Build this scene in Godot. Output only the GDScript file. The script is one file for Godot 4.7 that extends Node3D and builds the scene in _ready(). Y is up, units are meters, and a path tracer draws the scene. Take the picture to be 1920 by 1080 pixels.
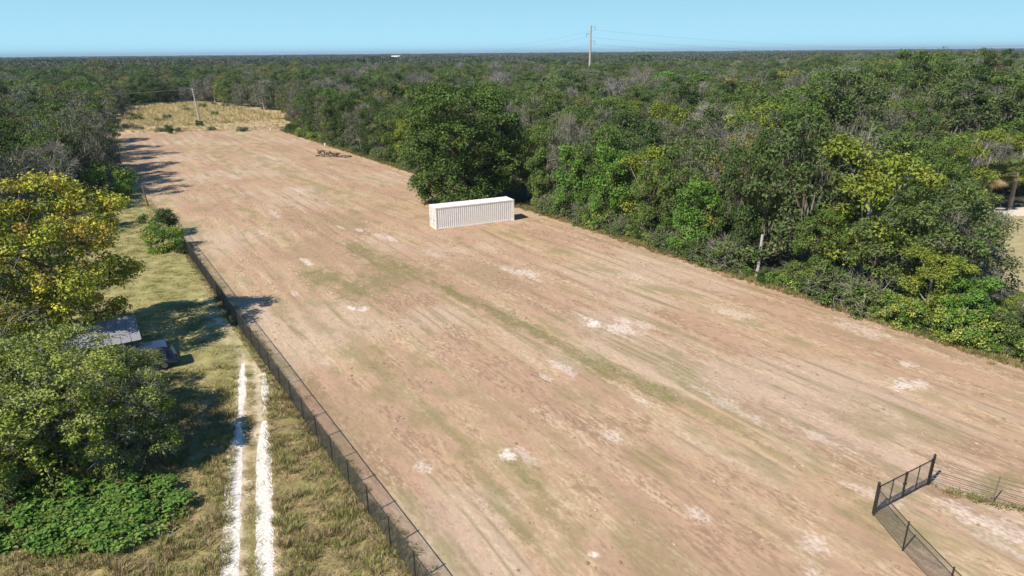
extends Node3D
# A cleared, fenced lot seen from a drone. Lot axes: s runs along the fence, away from the camera; t runs across the lot.

var rng := RandomNumberGenerator.new()
var used := {}
var M := {}
var P := []          # tree prototypes: {trunk, crown, name, look, h, r}
var n_lane := FastNoiseLite.new()
var n_mid := FastNoiseLite.new()
var n_fine := FastNoiseLite.new()
var n_wide := FastNoiseLite.new()
var n_warp := FastNoiseLite.new()

const S0 := -6.0
const S1 := 226.0
const T0 := 8.3
const T1 := 53.8
const FW := 1024
const FH := 2048

class MB:
	var v := PackedVector3Array()
	var c := PackedColorArray()
	var i := PackedInt32Array()
	func quad(a: Vector3, b: Vector3, d: Vector3, e: Vector3, col := Color.WHITE) -> void:
		var k := v.size()
		v.push_back(a); v.push_back(b); v.push_back(d); v.push_back(e)
		for _q in 4: c.push_back(col)
		i.append_array(PackedInt32Array([k, k + 1, k + 2, k, k + 2, k + 3]))
	func leaf(p: Vector3, dir: Vector3, nrm: Vector3, l: float, w: float, col: Color) -> void:
		var side := dir.cross(nrm).normalized() * w * 0.5
		var k := v.size()
		var up := nrm * w * 0.16
		v.push_back(p - dir * l * 0.5); v.push_back(p + side + up); v.push_back(p + dir * l * 0.5); v.push_back(p - side + up)
		c.push_back(col); c.push_back(col); c.push_back(col); c.push_back(col)
		i.push_back(k); i.push_back(k + 2); i.push_back(k + 1); i.push_back(k); i.push_back(k + 3); i.push_back(k + 2)
	func tube(a: Vector3, b: Vector3, ra: float, rb: float, sides: int, col: Color, caps := false) -> void:
		var d := (b - a).normalized()
		var x := d.cross(Vector3.UP if absf(d.y) < 0.9 else Vector3.RIGHT).normalized()
		var y := x.cross(d)
		var k := v.size()
		for j in sides:
			var an := TAU * j / sides
			var o := x * cos(an) + y * sin(an)
			v.push_back(a + o * ra); v.push_back(b + o * rb)
			c.push_back(col); c.push_back(col)
		for j in sides:
			var p := k + j * 2
			var q := k + ((j + 1) % sides) * 2
			i.append_array(PackedInt32Array([p, p + 1, q, q, p + 1, q + 1]))
		if caps:
			for e in 2:
				for j in range(1, sides - 1):
					var f := PackedInt32Array([k + e, k + e + j * 2, k + e + (j + 1) * 2])
					if e == 1: f = PackedInt32Array([f[0], f[2], f[1]])
					i.append_array(f)
	func box(ctr: Vector3, ax: Vector3, ay: Vector3, az: Vector3, col := Color.WHITE) -> void:
		# half-axis vectors
		for f in [[ax, ay, az], [ay, az, ax], [az, ax, ay]]:
			for sg in [1.0, -1.0]:
				var n: Vector3 = f[2] * sg
				var u: Vector3 = f[0] * sg
				quad(ctr + n - u - f[1], ctr + n - u + f[1], ctr + n + u + f[1], ctr + n + u - f[1], col)
	func mesh(mat: Material) -> ArrayMesh:
		var a := []
		a.resize(Mesh.ARRAY_MAX)
		a[Mesh.ARRAY_VERTEX] = v; a[Mesh.ARRAY_COLOR] = c; a[Mesh.ARRAY_INDEX] = i
		var m := ArrayMesh.new()
		m.add_surface_from_arrays(Mesh.PRIMITIVE_TRIANGLES, a)
		m.surface_set_material(0, mat)
		return m

# ---------------------------------------------------------------- helpers
func at(s: float, t: float, y := 0.0) -> Vector3:
	return Vector3(-0.5450 * s + 0.8384 * t, y, -0.8384 * s - 0.5450 * t)

func lot(x: float, z: float) -> Vector2:
	return Vector2(-0.5450 * x - 0.8384 * z, 0.8384 * x - 0.5450 * z)

func numbered(called: String) -> String:
	used[called] = used.get(called, -1) + 1
	return called if used[called] == 0 else "%s_%03d" % [called, used[called]]

func tag(o: Node, label: String, category: String, group := "", kind := "") -> Node:
	if label: o.set_meta("label", label)
	if category: o.set_meta("category", category)
	if group: o.set_meta("group", group)
	if kind: o.set_meta("kind", kind)
	return o

func thing(called: String, label: String, category: String, pos := Vector3.ZERO, turn := 0.0, group := "") -> Node3D:
	var o := Node3D.new()
	o.name = numbered(called)
	add_child(o)
	o.position = pos
	o.rotation.y = turn
	tag(o, label, category, group)
	return o

func part(called: String, mesh: Mesh, parent: Node, mat: Material = null) -> MeshInstance3D:
	var o := MeshInstance3D.new()
	o.name = called if parent != self else numbered(called)
	o.mesh = mesh
	if mat: o.material_override = mat
	parent.add_child(o, true)
	return o

func struct_mesh(called: String, mesh: Mesh) -> MeshInstance3D:
	var o := part(called, mesh, self)
	o.set_meta("kind", "structure")
	return o

func lin(r: float, g: float, b: float) -> Color:
	return Color(r, g, b).linear_to_srgb()

func solid(col: Color, rough := 0.8, metal := 0.0) -> StandardMaterial3D:
	var m := StandardMaterial3D.new()
	m.albedo_color = col
	m.roughness = rough
	m.metallic = metal
	return m

func vcol(rough := 0.85, back := 0.0) -> StandardMaterial3D:
	var m := StandardMaterial3D.new()
	m.vertex_color_use_as_albedo = true
	m.roughness = rough
	m.metallic_specular = 0.25
	m.cull_mode = BaseMaterial3D.CULL_DISABLED
	if back > 0.0:
		m.backlight_enabled = true
		m.backlight = Color(back, back, back * 0.55)
	return m

func noise_mat(ramp: Array, freq: float, scale: float, rough := 0.9, bump := 0.0) -> StandardMaterial3D:
	var n := FastNoiseLite.new()
	n.seed = 11
	n.frequency = freq
	n.fractal_octaves = 5
	var g := Gradient.new()
	g.offsets = PackedFloat32Array([0.0, 0.35, 0.65, 1.0])
	g.colors = PackedColorArray(ramp)
	var x := NoiseTexture2D.new()
	x.width = 512; x.height = 512; x.seamless = true; x.noise = n; x.color_ramp = g
	var m := StandardMaterial3D.new()
	m.albedo_texture = x
	m.uv1_triplanar = true
	m.uv1_world_triplanar = true
	m.uv1_scale = Vector3.ONE * scale
	m.roughness = rough
	if bump > 0.0:
		var b := NoiseTexture2D.new()
		b.width = 512; b.height = 512; b.seamless = true; b.noise = n; b.as_normal_map = true; b.bump_strength = bump
		m.normal_enabled = true
		m.normal_texture = b
	return m

func rv() -> Vector3:
	return Vector3(rng.randfn(), rng.randfn(), rng.randfn()).normalized()

func pick(pal: Array) -> Color:
	var a: Color = pal[rng.randi() % pal.size()]
	var b: Color = pal[rng.randi() % pal.size()]
	return a.lerp(b, rng.randf() * 0.6)

func mm(called: String, mesh: Mesh, xf: Array, cols: Array, parent: Node) -> MultiMeshInstance3D:
	var m := MultiMesh.new()
	m.transform_format = MultiMesh.TRANSFORM_3D
	m.use_colors = true
	m.mesh = mesh
	m.instance_count = xf.size()
	var b := PackedFloat32Array()
	b.resize(xf.size() * 16)
	for k in xf.size():
		var t: Transform3D = xf[k]
		var c: Color = cols[k]
		var o := k * 16
		b[o] = t.basis.x.x; b[o + 1] = t.basis.y.x; b[o + 2] = t.basis.z.x; b[o + 3] = t.origin.x
		b[o + 4] = t.basis.x.y; b[o + 5] = t.basis.y.y; b[o + 6] = t.basis.z.y; b[o + 7] = t.origin.y
		b[o + 8] = t.basis.x.z; b[o + 9] = t.basis.y.z; b[o + 10] = t.basis.z.z; b[o + 11] = t.origin.z
		b[o + 12] = c.r; b[o + 13] = c.g; b[o + 14] = c.b; b[o + 15] = 1.0
	m.buffer = b
	var o2 := MultiMeshInstance3D.new()
	o2.name = called if parent != self else numbered(called)
	o2.multimesh = m
	parent.add_child(o2, true)
	o2.set_meta("kind", "stuff")
	return o2

func spin(pos: Vector3, sc: Vector3) -> Transform3D:
	return Transform3D(Basis(Vector3.UP, rng.randf() * TAU).scaled(sc), pos)

# ---------------------------------------------------------------- trees
func make_tree(o: Dictionary) -> Dictionary:
	rng.seed = o.seed
	var tr := MB.new()
	var cr := MB.new()
	var h: float = o.h
	var r: float = o.r
	var base: float = o.base
	var cy := (base + h) * 0.5
	var vh := (h - base) * 0.5
	var bark: Color = o.get("bark", Color(0.13, 0.105, 0.085))
	var tw: float = o.get("tr", 0.2)
	var clr: float = o.get("clump", 0.9)
	var ls: float = o.get("leaf", 0.34)
	# leaning, tapering trunk
	var pts := [Vector3(0, -0.3, 0)]
	var lean := Vector3(rng.randfn() * 0.05, 1, rng.randfn() * 0.05)
	var tall: float = lerpf(base, h, 0.62)
	for k in 5:
		pts.push_back(pts[-1] + (lean + Vector3(rng.randfn() * 0.07, 0, rng.randfn() * 0.07)) * (tall / 5.0))
	for k in 5:
		tr.tube(pts[k], pts[k + 1], tw * (1.15 - k * 0.16) * (1.25 if k == 0 else 1.0), tw * (1.0 - k * 0.16), 7, bark * rng.randf_range(0.9, 1.1))
	var lobes := []
	var nl: int = o.lobes
	for k in nl:
		var an := k * 2.39996 + rng.randf() * 0.7
		var lo: float = o.get("lo", -0.75)
		var hy := lo + (0.8 - lo) * (k + 0.5) / nl + rng.randf_range(-0.12, 0.12)
		var wide := sqrt(maxf(0.08, 1.0 - (hy * hy * 0.9 if hy > 0.0 or not o.has("lo") else hy * hy * 0.3))) * rng.randf_range(0.42, 0.72)
		var lc := Vector3(cos(an) * r * wide, cy + hy * vh * 0.8, sin(an) * r * wide)
		lobes.push_back([lc, r * rng.randf_range(0.32, 0.52) * o.get("lobe", 1.0)])
		var from: Vector3 = pts[clampi(int(remap(lc.y, base * 0.5, h, 1, 5)), 1, 4)]
		var mid := from.lerp(lc, 0.5) + Vector3(0, -0.25, 0) + rv() * 0.2
		tr.tube(from, mid, tw * 0.5, tw * 0.32, 5, bark)
		tr.tube(mid, lc, tw * 0.32, tw * 0.16, 5, bark)
	var pal: Array = o.pal
	var nc: int = o.clumps
	var nleaf: int = o.leaves
	var gaps: float = o.get("gaps", 0.0)
	for k in nc:
		var lb: Array = lobes[k % nl]
		var d := rv()
		if d.y < -0.35: d.y = -d.y * 0.6
		var out: Vector3 = (lb[0] - Vector3(0, cy, 0))
		d = (d + out.normalized() * 0.45).normalized()
		var p: Vector3 = lb[0] + d * Vector3(1, 0.8, 1) * lb[1] * rng.randf_range(0.82, 1.1)
		if p.y < base * 0.8: p.y = base * 0.8 + rng.randf()
		if k % 2 == 0 or gaps > 0.3:
			tr.tube(lb[0], p, tw * 0.13, 0.015, 3, bark * 1.15)
		if rng.randf() < gaps: continue
		var cc := pick(pal) * rng.randf_range(0.85, 1.3) * 1.12
		var rad := clr * rng.randf_range(0.65, 1.25)
		for q in nleaf:
			var off := rv() * pow(rng.randf(), 0.45) * rad
			off.y *= 0.7
			var nr := (off / rad * 0.8 + Vector3(0, 0.62, 0) + rv() * 0.7).normalized()
			var dr := nr.cross(rv()).normalized()
			var sz := ls * rng.randf_range(0.6, 1.35)
			cr.leaf(p + off, dr, nr, sz, sz * 0.62, cc * rng.randf_range(0.72, 1.28))
	# bare twigs and hanging moss
	for k in int(o.get("twigs", 0)):
		var lb: Array = lobes[k % nl]
		var d = (rv() + Vector3(0, 0.35, 0) + (lb[0] - Vector3(0, cy, 0)).normalized() * 0.5).normalized()
		var a: Vector3 = lb[0] + d * lb[1] * rng.randf_range(0.1, 0.7)
		var b: Vector3 = a + (d + rv() * 0.45).normalized() * rng.randf_range(0.7, 1.7)
		var tc: Color = o.get("twig", Color(0.3, 0.285, 0.255)) * rng.randf_range(0.75, 1.2)
		var w := 0.022
		tr.tube(a, b, w, 0.008, 3, tc)
		var b2 := a.lerp(b, 0.5)
		tr.tube(b2, b2 + (d + rv() * 0.9).normalized() * 0.7, w * 0.7, 0.006, 3, tc)
		tr.tube(b2, b2 + (d + rv() * 0.9).normalized() * 0.6, w * 0.7, 0.006, 3, tc)
	for k in int(o.get("moss", 0)):
		var lb: Array = lobes[k % nl]
		var p: Vector3 = lb[0] + rv() * lb[1] * rng.randf_range(0.6, 1.1)
		for q in 7:
			var l := rng.randf_range(0.4, 1.1)
			cr.leaf(p + rv() * 0.35 - Vector3(0, l * 0.5, 0), (Vector3.DOWN + rv() * 0.15).normalized(), Vector3(rng.randfn(), 0.1, rng.randfn()).normalized(), l, 0.12, Color(0.2, 0.205, 0.17) * rng.randf_range(0.7, 1.25))
	var out_d := {"trunk": tr.mesh(M.bark), "crown": cr.mesh(M.leaf) if cr.v.size() else null, "name": o.name, "look": o.look, "h": h, "r": r, "cat": o.get("cat", "tree")}
	return out_d

func make_pine(sd: int) -> Dictionary:
	rng.seed = sd
	var tr := MB.new()
	var cr := MB.new()
	var bark := Color(0.2, 0.14, 0.1)
	for k in 6:
		tr.tube(Vector3(sin(k * 0.9) * 0.12, -0.3 + k * 3.4, 0), Vector3(sin(k * 0.9 + 0.9) * 0.12, 3.1 + k * 3.4, 0), 0.3 - k * 0.04, 0.26 - k * 0.04, 7, bark * rng.randf_range(0.85, 1.15))
	for k in 64:
		var y := lerpf(9.5, 20.6, pow(rng.randf(), 0.75))
		var an := rng.randf() * TAU
		var reach := rng.randf_range(0.8, 1.0) * lerpf(3.8, 1.6, (y - 9.5) / 11.1)
		var tip := Vector3(cos(an) * reach, y + rng.randf_range(0.0, 0.9), sin(an) * reach)
		tr.tube(Vector3(0, y - 0.4, 0), tip, 0.06, 0.02, 4, bark)
		var cc := pick([Color(0.08, 0.12, 0.05), Color(0.11, 0.15, 0.06)])
		for q in 75:
			var off := rv() * rng.randf_range(0.2, 0.85)
			off.y *= 0.55
			var d := (off + Vector3(0, 0.25, 0)).normalized()
			cr.leaf(tip + off * 0.8, d, d.cross(rv()).normalized(), 0.5, 0.09, cc * rng.randf_range(0.7, 1.3))
	return {"trunk": tr.mesh(M.bark), "crown": cr.mesh(M.leaf), "name": "pine_tree", "look": "tall pine", "h": 21.4, "r": 3.4, "cat": "tree"}

func make_palm(sd: int, h: float) -> Dictionary:
	rng.seed = sd
	var tr := MB.new()
	var cr := MB.new()
	var bark := Color(0.3, 0.26, 0.21)
	for k in 5:
		tr.tube(Vector3(k * 0.03, -0.3 + (h + 0.3) * k / 5.0, 0), Vector3(k * 0.03 + 0.03, -0.3 + (h + 0.3) * (k + 1) / 5.0, 0), 0.2, 0.19 + 0.05 * (k % 2), 8, bark * rng.randf_range(0.85, 1.1))
	for k in 30:
		var el := rng.randf_range(-0.75, 1.2)
		var an := k * 2.39996
		var d := Vector3(cos(an) * cos(el), sin(el), sin(an) * cos(el))
		var root := Vector3(0.15, h, 0)
		var mid := root + d * 1.0
		var dry := el < -0.35
		var cc := Color(0.33, 0.25, 0.14) if dry else pick([Color(0.1, 0.15, 0.05), Color(0.14, 0.18, 0.07), Color(0.2, 0.2, 0.06)])
		tr.tube(root, mid, 0.03, 0.02, 3, cc)
		var sd2 := d.cross(Vector3.UP).normalized()
		for q in 15:   # one fan of blades
			var a := lerpf(-1.45, 1.45, q / 14.0)
			var bd := (d * cos(a) + sd2 * sin(a) + Vector3(0, -0.3, 0)).normalized()
			cr.leaf(mid + bd * 0.5, bd, bd.cross(sd2 if absf(a) < 0.8 else d).normalized(), 1.1, 0.11, cc * rng.randf_range(0.8, 1.2))
	return {"trunk": tr.mesh(M.bark), "crown": cr.mesh(M.leaf), "name": "palm_tree", "look": "fan palm", "h": h + 1.2, "r": 1.7, "cat": "palm"}

func plant(k, x: float, z: float, h: float, w: float, label: String, group := "", turn := -1.0) -> Node3D:
	var p: Dictionary = P[k] if k is int else k
	var o := thing(p.name, label, p.cat, Vector3(x, -0.1, z), rng.randf() * TAU if turn < 0.0 else turn, group)
	var sy: float = h / p.h
	var sx: float = w / (2.0 * p.r) if w > 0.0 else sy
	o.scale = Vector3(sx, sy, sx)
	part("trunk", p.trunk, o)
	if p.crown: part("foliage" if p.cat in ["shrub", "weeds"] else "crown", p.crown, o)
	return o

# ---------------------------------------------------------------- ground
func v_of_s(s: float) -> float:
	return pow(clampf((s - S0) / (S1 - S0), 0.0, 1.0), 1.0 / 1.6)

func s_of_v(v: float) -> float:
	return S0 + (S1 - S0) * pow(v, 1.6)

func height(s: float, t: float) -> float:
	var lane := sin((t + n_warp.get_noise_2d(s * 0.6, t * 0.6) * 0.9) * TAU / 2.35)
	var mid_t := 25.4 + clampf((70.0 - s) / 47.0, 0.0, 1.0) * 4.4 + n_warp.get_noise_2d(s, 3.0) * 0.4
	var rut := 0.0
	if s > 16.0 and s < 92.0:
		for e in [-0.85, 0.85]: rut -= 0.06 * exp(-pow((t - mid_t - e) / 0.16, 2.0)) * clampf(0.6 + n_mid.get_noise_2d(s, 9.0), 0.0, 1.0)
	return rut + 0.008 * lane + 0.04 * n_mid.get_noise_2d(s * 0.5, t * 1.4) + 0.03 * n_lane.get_noise_2d(s * 0.35, t * 3.0)

func stamp(buf: PackedFloat32Array, s: float, t: float, rs: float, rt: float, k: float, warp: float) -> PackedFloat32Array:
	var j0 := int(v_of_s(s - rs * 1.6) * FH)
	var j1 := mini(FH - 1, int(v_of_s(s + rs * 1.6) * FH) + 1)
	var i0 := maxi(0, int((t - rt * 1.6 - T0) / (T1 - T0) * FW))
	var i1 := mini(FW - 1, int((t + rt * 1.6 - T0) / (T1 - T0) * FW) + 1)
	for j in range(j0, j1 + 1):
		var ss := s_of_v((j + 0.5) / FH)
		for i in range(i0, i1 + 1):
			var tt := T0 + (T1 - T0) * (i + 0.5) / FW
			var d := Vector2((ss - s) / rs, (tt - t) / rt).length()
			d += n_mid.get_noise_2d(ss * 2.2, tt * 3.0) * warp + n_fine.get_noise_2d(ss * 2.0, tt * 2.5) * warp * 0.8
			var a := clampf((1.0 - d) * 1.6, 0.0, 1.0) * k
			if a > buf[j * FW + i]: buf[j * FW + i] = a
	return buf

func field_texture() -> ImageTexture:
	var green := PackedFloat32Array(); green.resize(FW * FH)
	var white := PackedFloat32Array(); white.resize(FW * FH)
	# grown-over strips left by the mower, in lot coordinates
	for g in [[70, 25.3, 6, 1.5, 1], [63, 25.6, 6.5, 2.0, 1], [63.5, 18.6, 4.2, 2.0, 1], [59.0, 22.6, 4.0, 2.2, .9], [57.5, 19.8, 4.2, 1.6, 1], [60, 25.8, 4.6, 2.6, .9], [61, 22.6, 3.0, 1.2, .5],
			[52, 27.3, 7, .8, 1], [45, 27.9, 6, .8, 1], [40, 28.4, 6, .8, 1], [33.4, 28.4, 5, .75, 1], [29, 29.2, 5, .8, 1], [24, 29.8, 4, .6, .7],
			[50, 25.9, 7, .35, .6], [41, 26.9, 8, .35, .6], [33, 27.2, 6, .3, .5], [41, 15.5, 3.0, .7, .85], [46, 15.9, 5, .5, .5], [31.3, 15.6, 5, .35, .7], [25.2, 14.9, 3.4, .42, .8], [22, 14.3, 3, .4, .8],
			[24.8, 16.8, 3.2, .4, .9], [21.2, 16.0, 2.2, .4, .7], [17.2, 36.7, 2.2, 1.6, .55], [15, 39, 2, 1.5, .5], [18.5, 29.4, 1.8, .4, .5], [52, 14.0, 3.0, .6, .5], [58, 14.4, 4, .5, .4],
			[82, 29.5, 2.2, 1.2, .7], [85, 31, 1.6, .8, .6], [12.8, 29.5, 1.6, .5, .8], [10.6, 36.5, .8, 2.6, .8], [34, 19, 6, .5, .4], [30, 20.5, 5, .4, .4], [20, 19.5, 3, .5, .4], [26, 10.4, 8, .5, .35], [40, 10.5, 9, .5, .4], [60, 10.4, 9, .5, .4]]:
		green = stamp(green, g[0], g[1], g[2] * 1.15, g[3] * 1.35, g[4], 0.55)
	for g in [[69.3, 18.8, 1.7, .5, .8], [53.6, 17.9, .9, .5, .95], [52.6, 18.8, .8, .55, .9], [26.9, 17.0, .62, .55, 1], [26.0, 17.9, 1.5, .5, .45], [18.2, 16.0, .28, .26, 1], [19.2, 43.5, 1.0, 1.2, .95], [18.6, 44.4, .7, .7, .7],
			[38.9, 33.2, 1.6, .7, 1], [36.7, 34.4, 1.8, 1.5, .7], [37.6, 35.6, 1.6, .8, .6], [36.2, 36.4, 1.3, .8, .5], [52.8, 36, 3.0, 1.0, .7], [55, 35.2, 2.2, .6, .5], [81.7, 27.1, 1.4, .35, .8], [79, 28.6, 1.6, .4, .6], [72.9, 30.3, 2.2, .6, .7], [75, 29.6, 2, .4, .6],
			[20.5, 46.7, .7, .7, .7], [24.8, 23.2, .9, .7, .6], [28.1, 12.7, .9, .5, .65], [17.7, 21.9, .8, .6, .5], [33.6, 26.3, 1.6, .7, .55], [26, 50.2, 3.0, 1.6, .4], [13.2, 24.7, .9, .8, .5], [12.0, 23.0, .6, .6, .4],
			[27.3, 27.4, 1.2, .4, .55], [33.5, 24.3, .9, .4, .6], [46, 44, 3, 1.2, .35], [34, 44.5, 3, 1.2, .35], [60, 14.8, 1.2, .4, .5], [85, 18, 2, .5, .4], [110, 30, 4, 1.0, .4], [95, 22, 3, .7, .4], [130, 24, 4, 1.2, .4], [150, 36, 5, 1.0, .3],
			[9.6, 32.6, 2.2, .75, .55], [6.2, 33.4, 3.5, .8, .6], [8.0, 31.6, 2, .35, .35], [13.8, 30.4, 1.6, .7, .4], [18, 33, 2.4, .7, .35], [24, 31.6, 4, .6, .35], [44, 12.6, 2, .5, .3], [64, 31.5, 3, .5, .35]]:
		white = stamp(white, g[0], g[1], g[2], g[3], g[4], 0.8)
	var lut := PackedByteArray()
	for k in 1025: lut.push_back(int(clampf(pow(k / 1024.0, 1.0 / 2.2) * 255.0, 0, 255)))
	var data := PackedByteArray(); data.resize(FW * FH * 3)
	var fr := RandomNumberGenerator.new(); fr.seed = 5
	for j in FH:
		var s := s_of_v((j + 0.5) / FH)
		for i in FW:
			var t := T0 + (T1 - T0) * (i + 0.5) / FW
			var w := n_warp.get_noise_2d(s * 0.6, t * 0.6) * 0.9
			var a := n_lane.get_noise_2d(s * 0.5, t * 4.6)          # long streaks
			var b := n_mid.get_noise_2d(s * 0.8, t * 1.6)
			var d := n_fine.get_noise_2d(s * 0.9, t * 3.4)
			var f := n_fine.get_noise_2d(s * 3.0 + 40.0, t * 5.0)
			var e := n_wide.get_noise_2d(s, t * 1.3)
			var ln := clampf(1.0 - absf(n_lane.get_noise_2d(s * 0.1 + 300.0, (t + w * 0.4) * 3.2)) * 5.0, 0.0, 1.0)   # thin mower lines
			var band := n_lane.get_noise_2d(s * 0.06 + 70.0, (t + w) * 1.15)        # broad mowing bands
			var kstraw := clampf(0.9 * band + 0.42 + 0.9 * a + 0.9 * e + 0.4 * d, 0.0, 1.0)
			var kdark := clampf(-0.9 * b - 0.6 * d - 0.25 * f - 0.24 + 0.35 * ln - 0.5 * band, 0.0, 0.55)
			var cr := lerpf(0.445, 0.462, kstraw)
			var cg := lerpf(0.302, 0.35, kstraw)
			var cb := lerpf(0.21, 0.212, kstraw)
			cr = lerpf(cr, 0.25, kdark); cg = lerpf(cg, 0.18, kdark); cb = lerpf(cb, 0.108, kdark)
			var kp := clampf(e * 1.6 - 0.05 + 0.6 * b, 0.0, 0.55)     # pinkish bare sand
			cr = lerpf(cr, 0.52, kp); cg = lerpf(cg, 0.41, kp); cb = lerpf(cb, 0.325, kp)
			var pale := clampf(a * 1.3 + d * 0.9 + f * 0.8 - 0.45, 0.0, 0.5)
			cr = lerpf(cr, 0.58, pale); cg = lerpf(cg, 0.47, pale); cb = lerpf(cb, 0.35, pale)
			var kg: float = green[j * FW + i] * clampf(0.85 + 0.8 * d + 0.7 * f + 0.4 * b, 0.0, 1.0)
			kg = maxf(kg, ln * clampf(0.1 + 1.6 * b + 0.7 * e + 0.4 * f, 0.0, 0.75))
			kg = maxf(kg, clampf(band * 1.6 + b * 1.3 - 0.42 + 0.3 * f, 0.0, 0.5))
			kg = maxf(kg, clampf(-e * 1.5 - 0.45 + b * 0.6 + f * 0.4, 0.0, 0.35))
			cr = lerpf(cr, 0.21, kg * 0.95); cg = lerpf(cg, 0.195, kg * 0.95); cb = lerpf(cb, 0.08, kg * 0.95)
			var kw: float = white[j * FW + i]
			var halo := clampf(kw * 1.6, 0.0, 0.6) * clampf(0.75 + 1.0 * f + 0.6 * d, 0.0, 1.0)
			cr = lerpf(cr, 0.58, halo); cg = lerpf(cg, 0.48, halo); cb = lerpf(cb, 0.4, halo)
			kw = kw * kw * clampf(0.8 + 1.3 * f, 0.0, 1.0)
			cr = lerpf(cr, 0.76, kw); cg = lerpf(cg, 0.71, kw); cb = lerpf(cb, 0.65, kw)
			var g := 1.0 + (fr.randf() - 0.5) * 0.12 + f * 0.1 + d * 0.1
			var o := (j * FW + i) * 3
			data[o] = lut[int(clampf(cr * g, 0.0, 1.0) * 1024.0)]
			data[o + 1] = lut[int(clampf(cg * g, 0.0, 1.0) * 1024.0)]
			data[o + 2] = lut[int(clampf(cb * g, 0.0, 1.0) * 1024.0)]
	return ImageTexture.create_from_image(Image.create_from_data(FW, FH, false, Image.FORMAT_RGB8, data))

func sheet(ss: PackedFloat32Array, tt: PackedFloat32Array, hf: Callable, uvf: Callable, mat: Material, colf = null) -> ArrayMesh:
	var v := PackedVector3Array()
	var n := PackedVector3Array()
	var u := PackedVector2Array()
	var c := PackedColorArray()
	var idx := PackedInt32Array()
	var w := tt.size()
	for s in ss:
		for t in tt:
			var h: float = hf.call(s, t)
			v.push_back(at(s, t, h))
			var hs: float = (hf.call(s + 0.2, t) - h) / 0.2
			var ht: float = (hf.call(s, t + 0.2) - h) / 0.2
			n.push_back((Vector3.UP - (at(1, 0) * hs + at(0, 1) * ht)).normalized())
			u.push_back(uvf.call(s, t))
			if colf != null: c.push_back(colf.call(s, t))
	for j in ss.size() - 1:
		for i in w - 1:
			var k := j * w + i
			idx.append_array(PackedInt32Array([k, k + w, k + 1, k + 1, k + w, k + w + 1]))
	var a := []
	a.resize(Mesh.ARRAY_MAX)
	a[Mesh.ARRAY_VERTEX] = v; a[Mesh.ARRAY_NORMAL] = n; a[Mesh.ARRAY_TEX_UV] = u; a[Mesh.ARRAY_INDEX] = idx
	if c.size(): a[Mesh.ARRAY_COLOR] = c
	var m := ArrayMesh.new()
	m.add_surface_from_arrays(Mesh.PRIMITIVE_TRIANGLES, a)
	m.surface_set_material(0, mat)
	return m

func steps(a: float, b: float, first: float, grow: float) -> PackedFloat32Array:
	var out := PackedFloat32Array([a])
	var d := first
	while out[-1] + d < b:
		out.push_back(out[-1] + d)
		d *= grow
	out.push_back(b)
	return out

func tuft(blades: int, h: float, spread: float, w: float, sd: int) -> ArrayMesh:
	rng.seed = sd
	var b := MB.new()
	for k in blades:
		var an := rng.randf() * TAU
		var p := Vector3(cos(an), 0, sin(an)) * spread * sqrt(rng.randf())
		var tip := p + Vector3(cos(an) * h * rng.randf_range(0.15, 0.75), h * rng.randf_range(0.5, 1.0), sin(an) * h * rng.randf_range(0.15, 0.75))
		var sd2 := Vector3(-sin(an), 0, cos(an)) * w * 0.5
		var k0 := b.v.size()
		var col := Color.WHITE * rng.randf_range(0.75, 1.2)
		for q in [p - sd2, p + sd2, tip]:
			b.v.push_back(q); b.c.push_back(col)
		b.i.append_array(PackedInt32Array([k0, k0 + 1, k0 + 2]))
	return b.mesh(M.grass)

# ---------------------------------------------------------------- fences
func chain_mesh(a: Vector3, b: Vector3, h: float, gap: float, wire: float) -> MB:
	var m := MB.new()
	var d := (b - a)
	var l := d.length()
	d /= l
	var lift := Vector3(0, 0.05, 0)
	var side := d.cross(Vector3.UP) * wire * 0.4
	var k := -h
	while k < l:
		for dirn in [1.0, -1.0]:
			var x0 := k if dirn > 0 else k + h
			var x1 := k + h if dirn > 0 else k
			var y0 := 0.0
			var y1 := h
			# clip the diagonal to the panel
			if x0 < 0.0: y0 = -x0; x0 = 0.0
			if x1 < 0.0: y1 = h + x1; x1 = 0.0
			if x0 > l: y0 = x0 - l; x0 = l
			if x1 > l: y1 = h - (x1 - l); x1 = l
			if y1 - y0 > 0.02:
				m.tube(a + d * x0 + lift + Vector3(0, y0, 0) + side * dirn, a + d * x1 + lift + Vector3(0, y1, 0) + side * dirn, wire * 0.5, wire * 0.5, 3, Color.WHITE)
		k += gap
	return m

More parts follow.
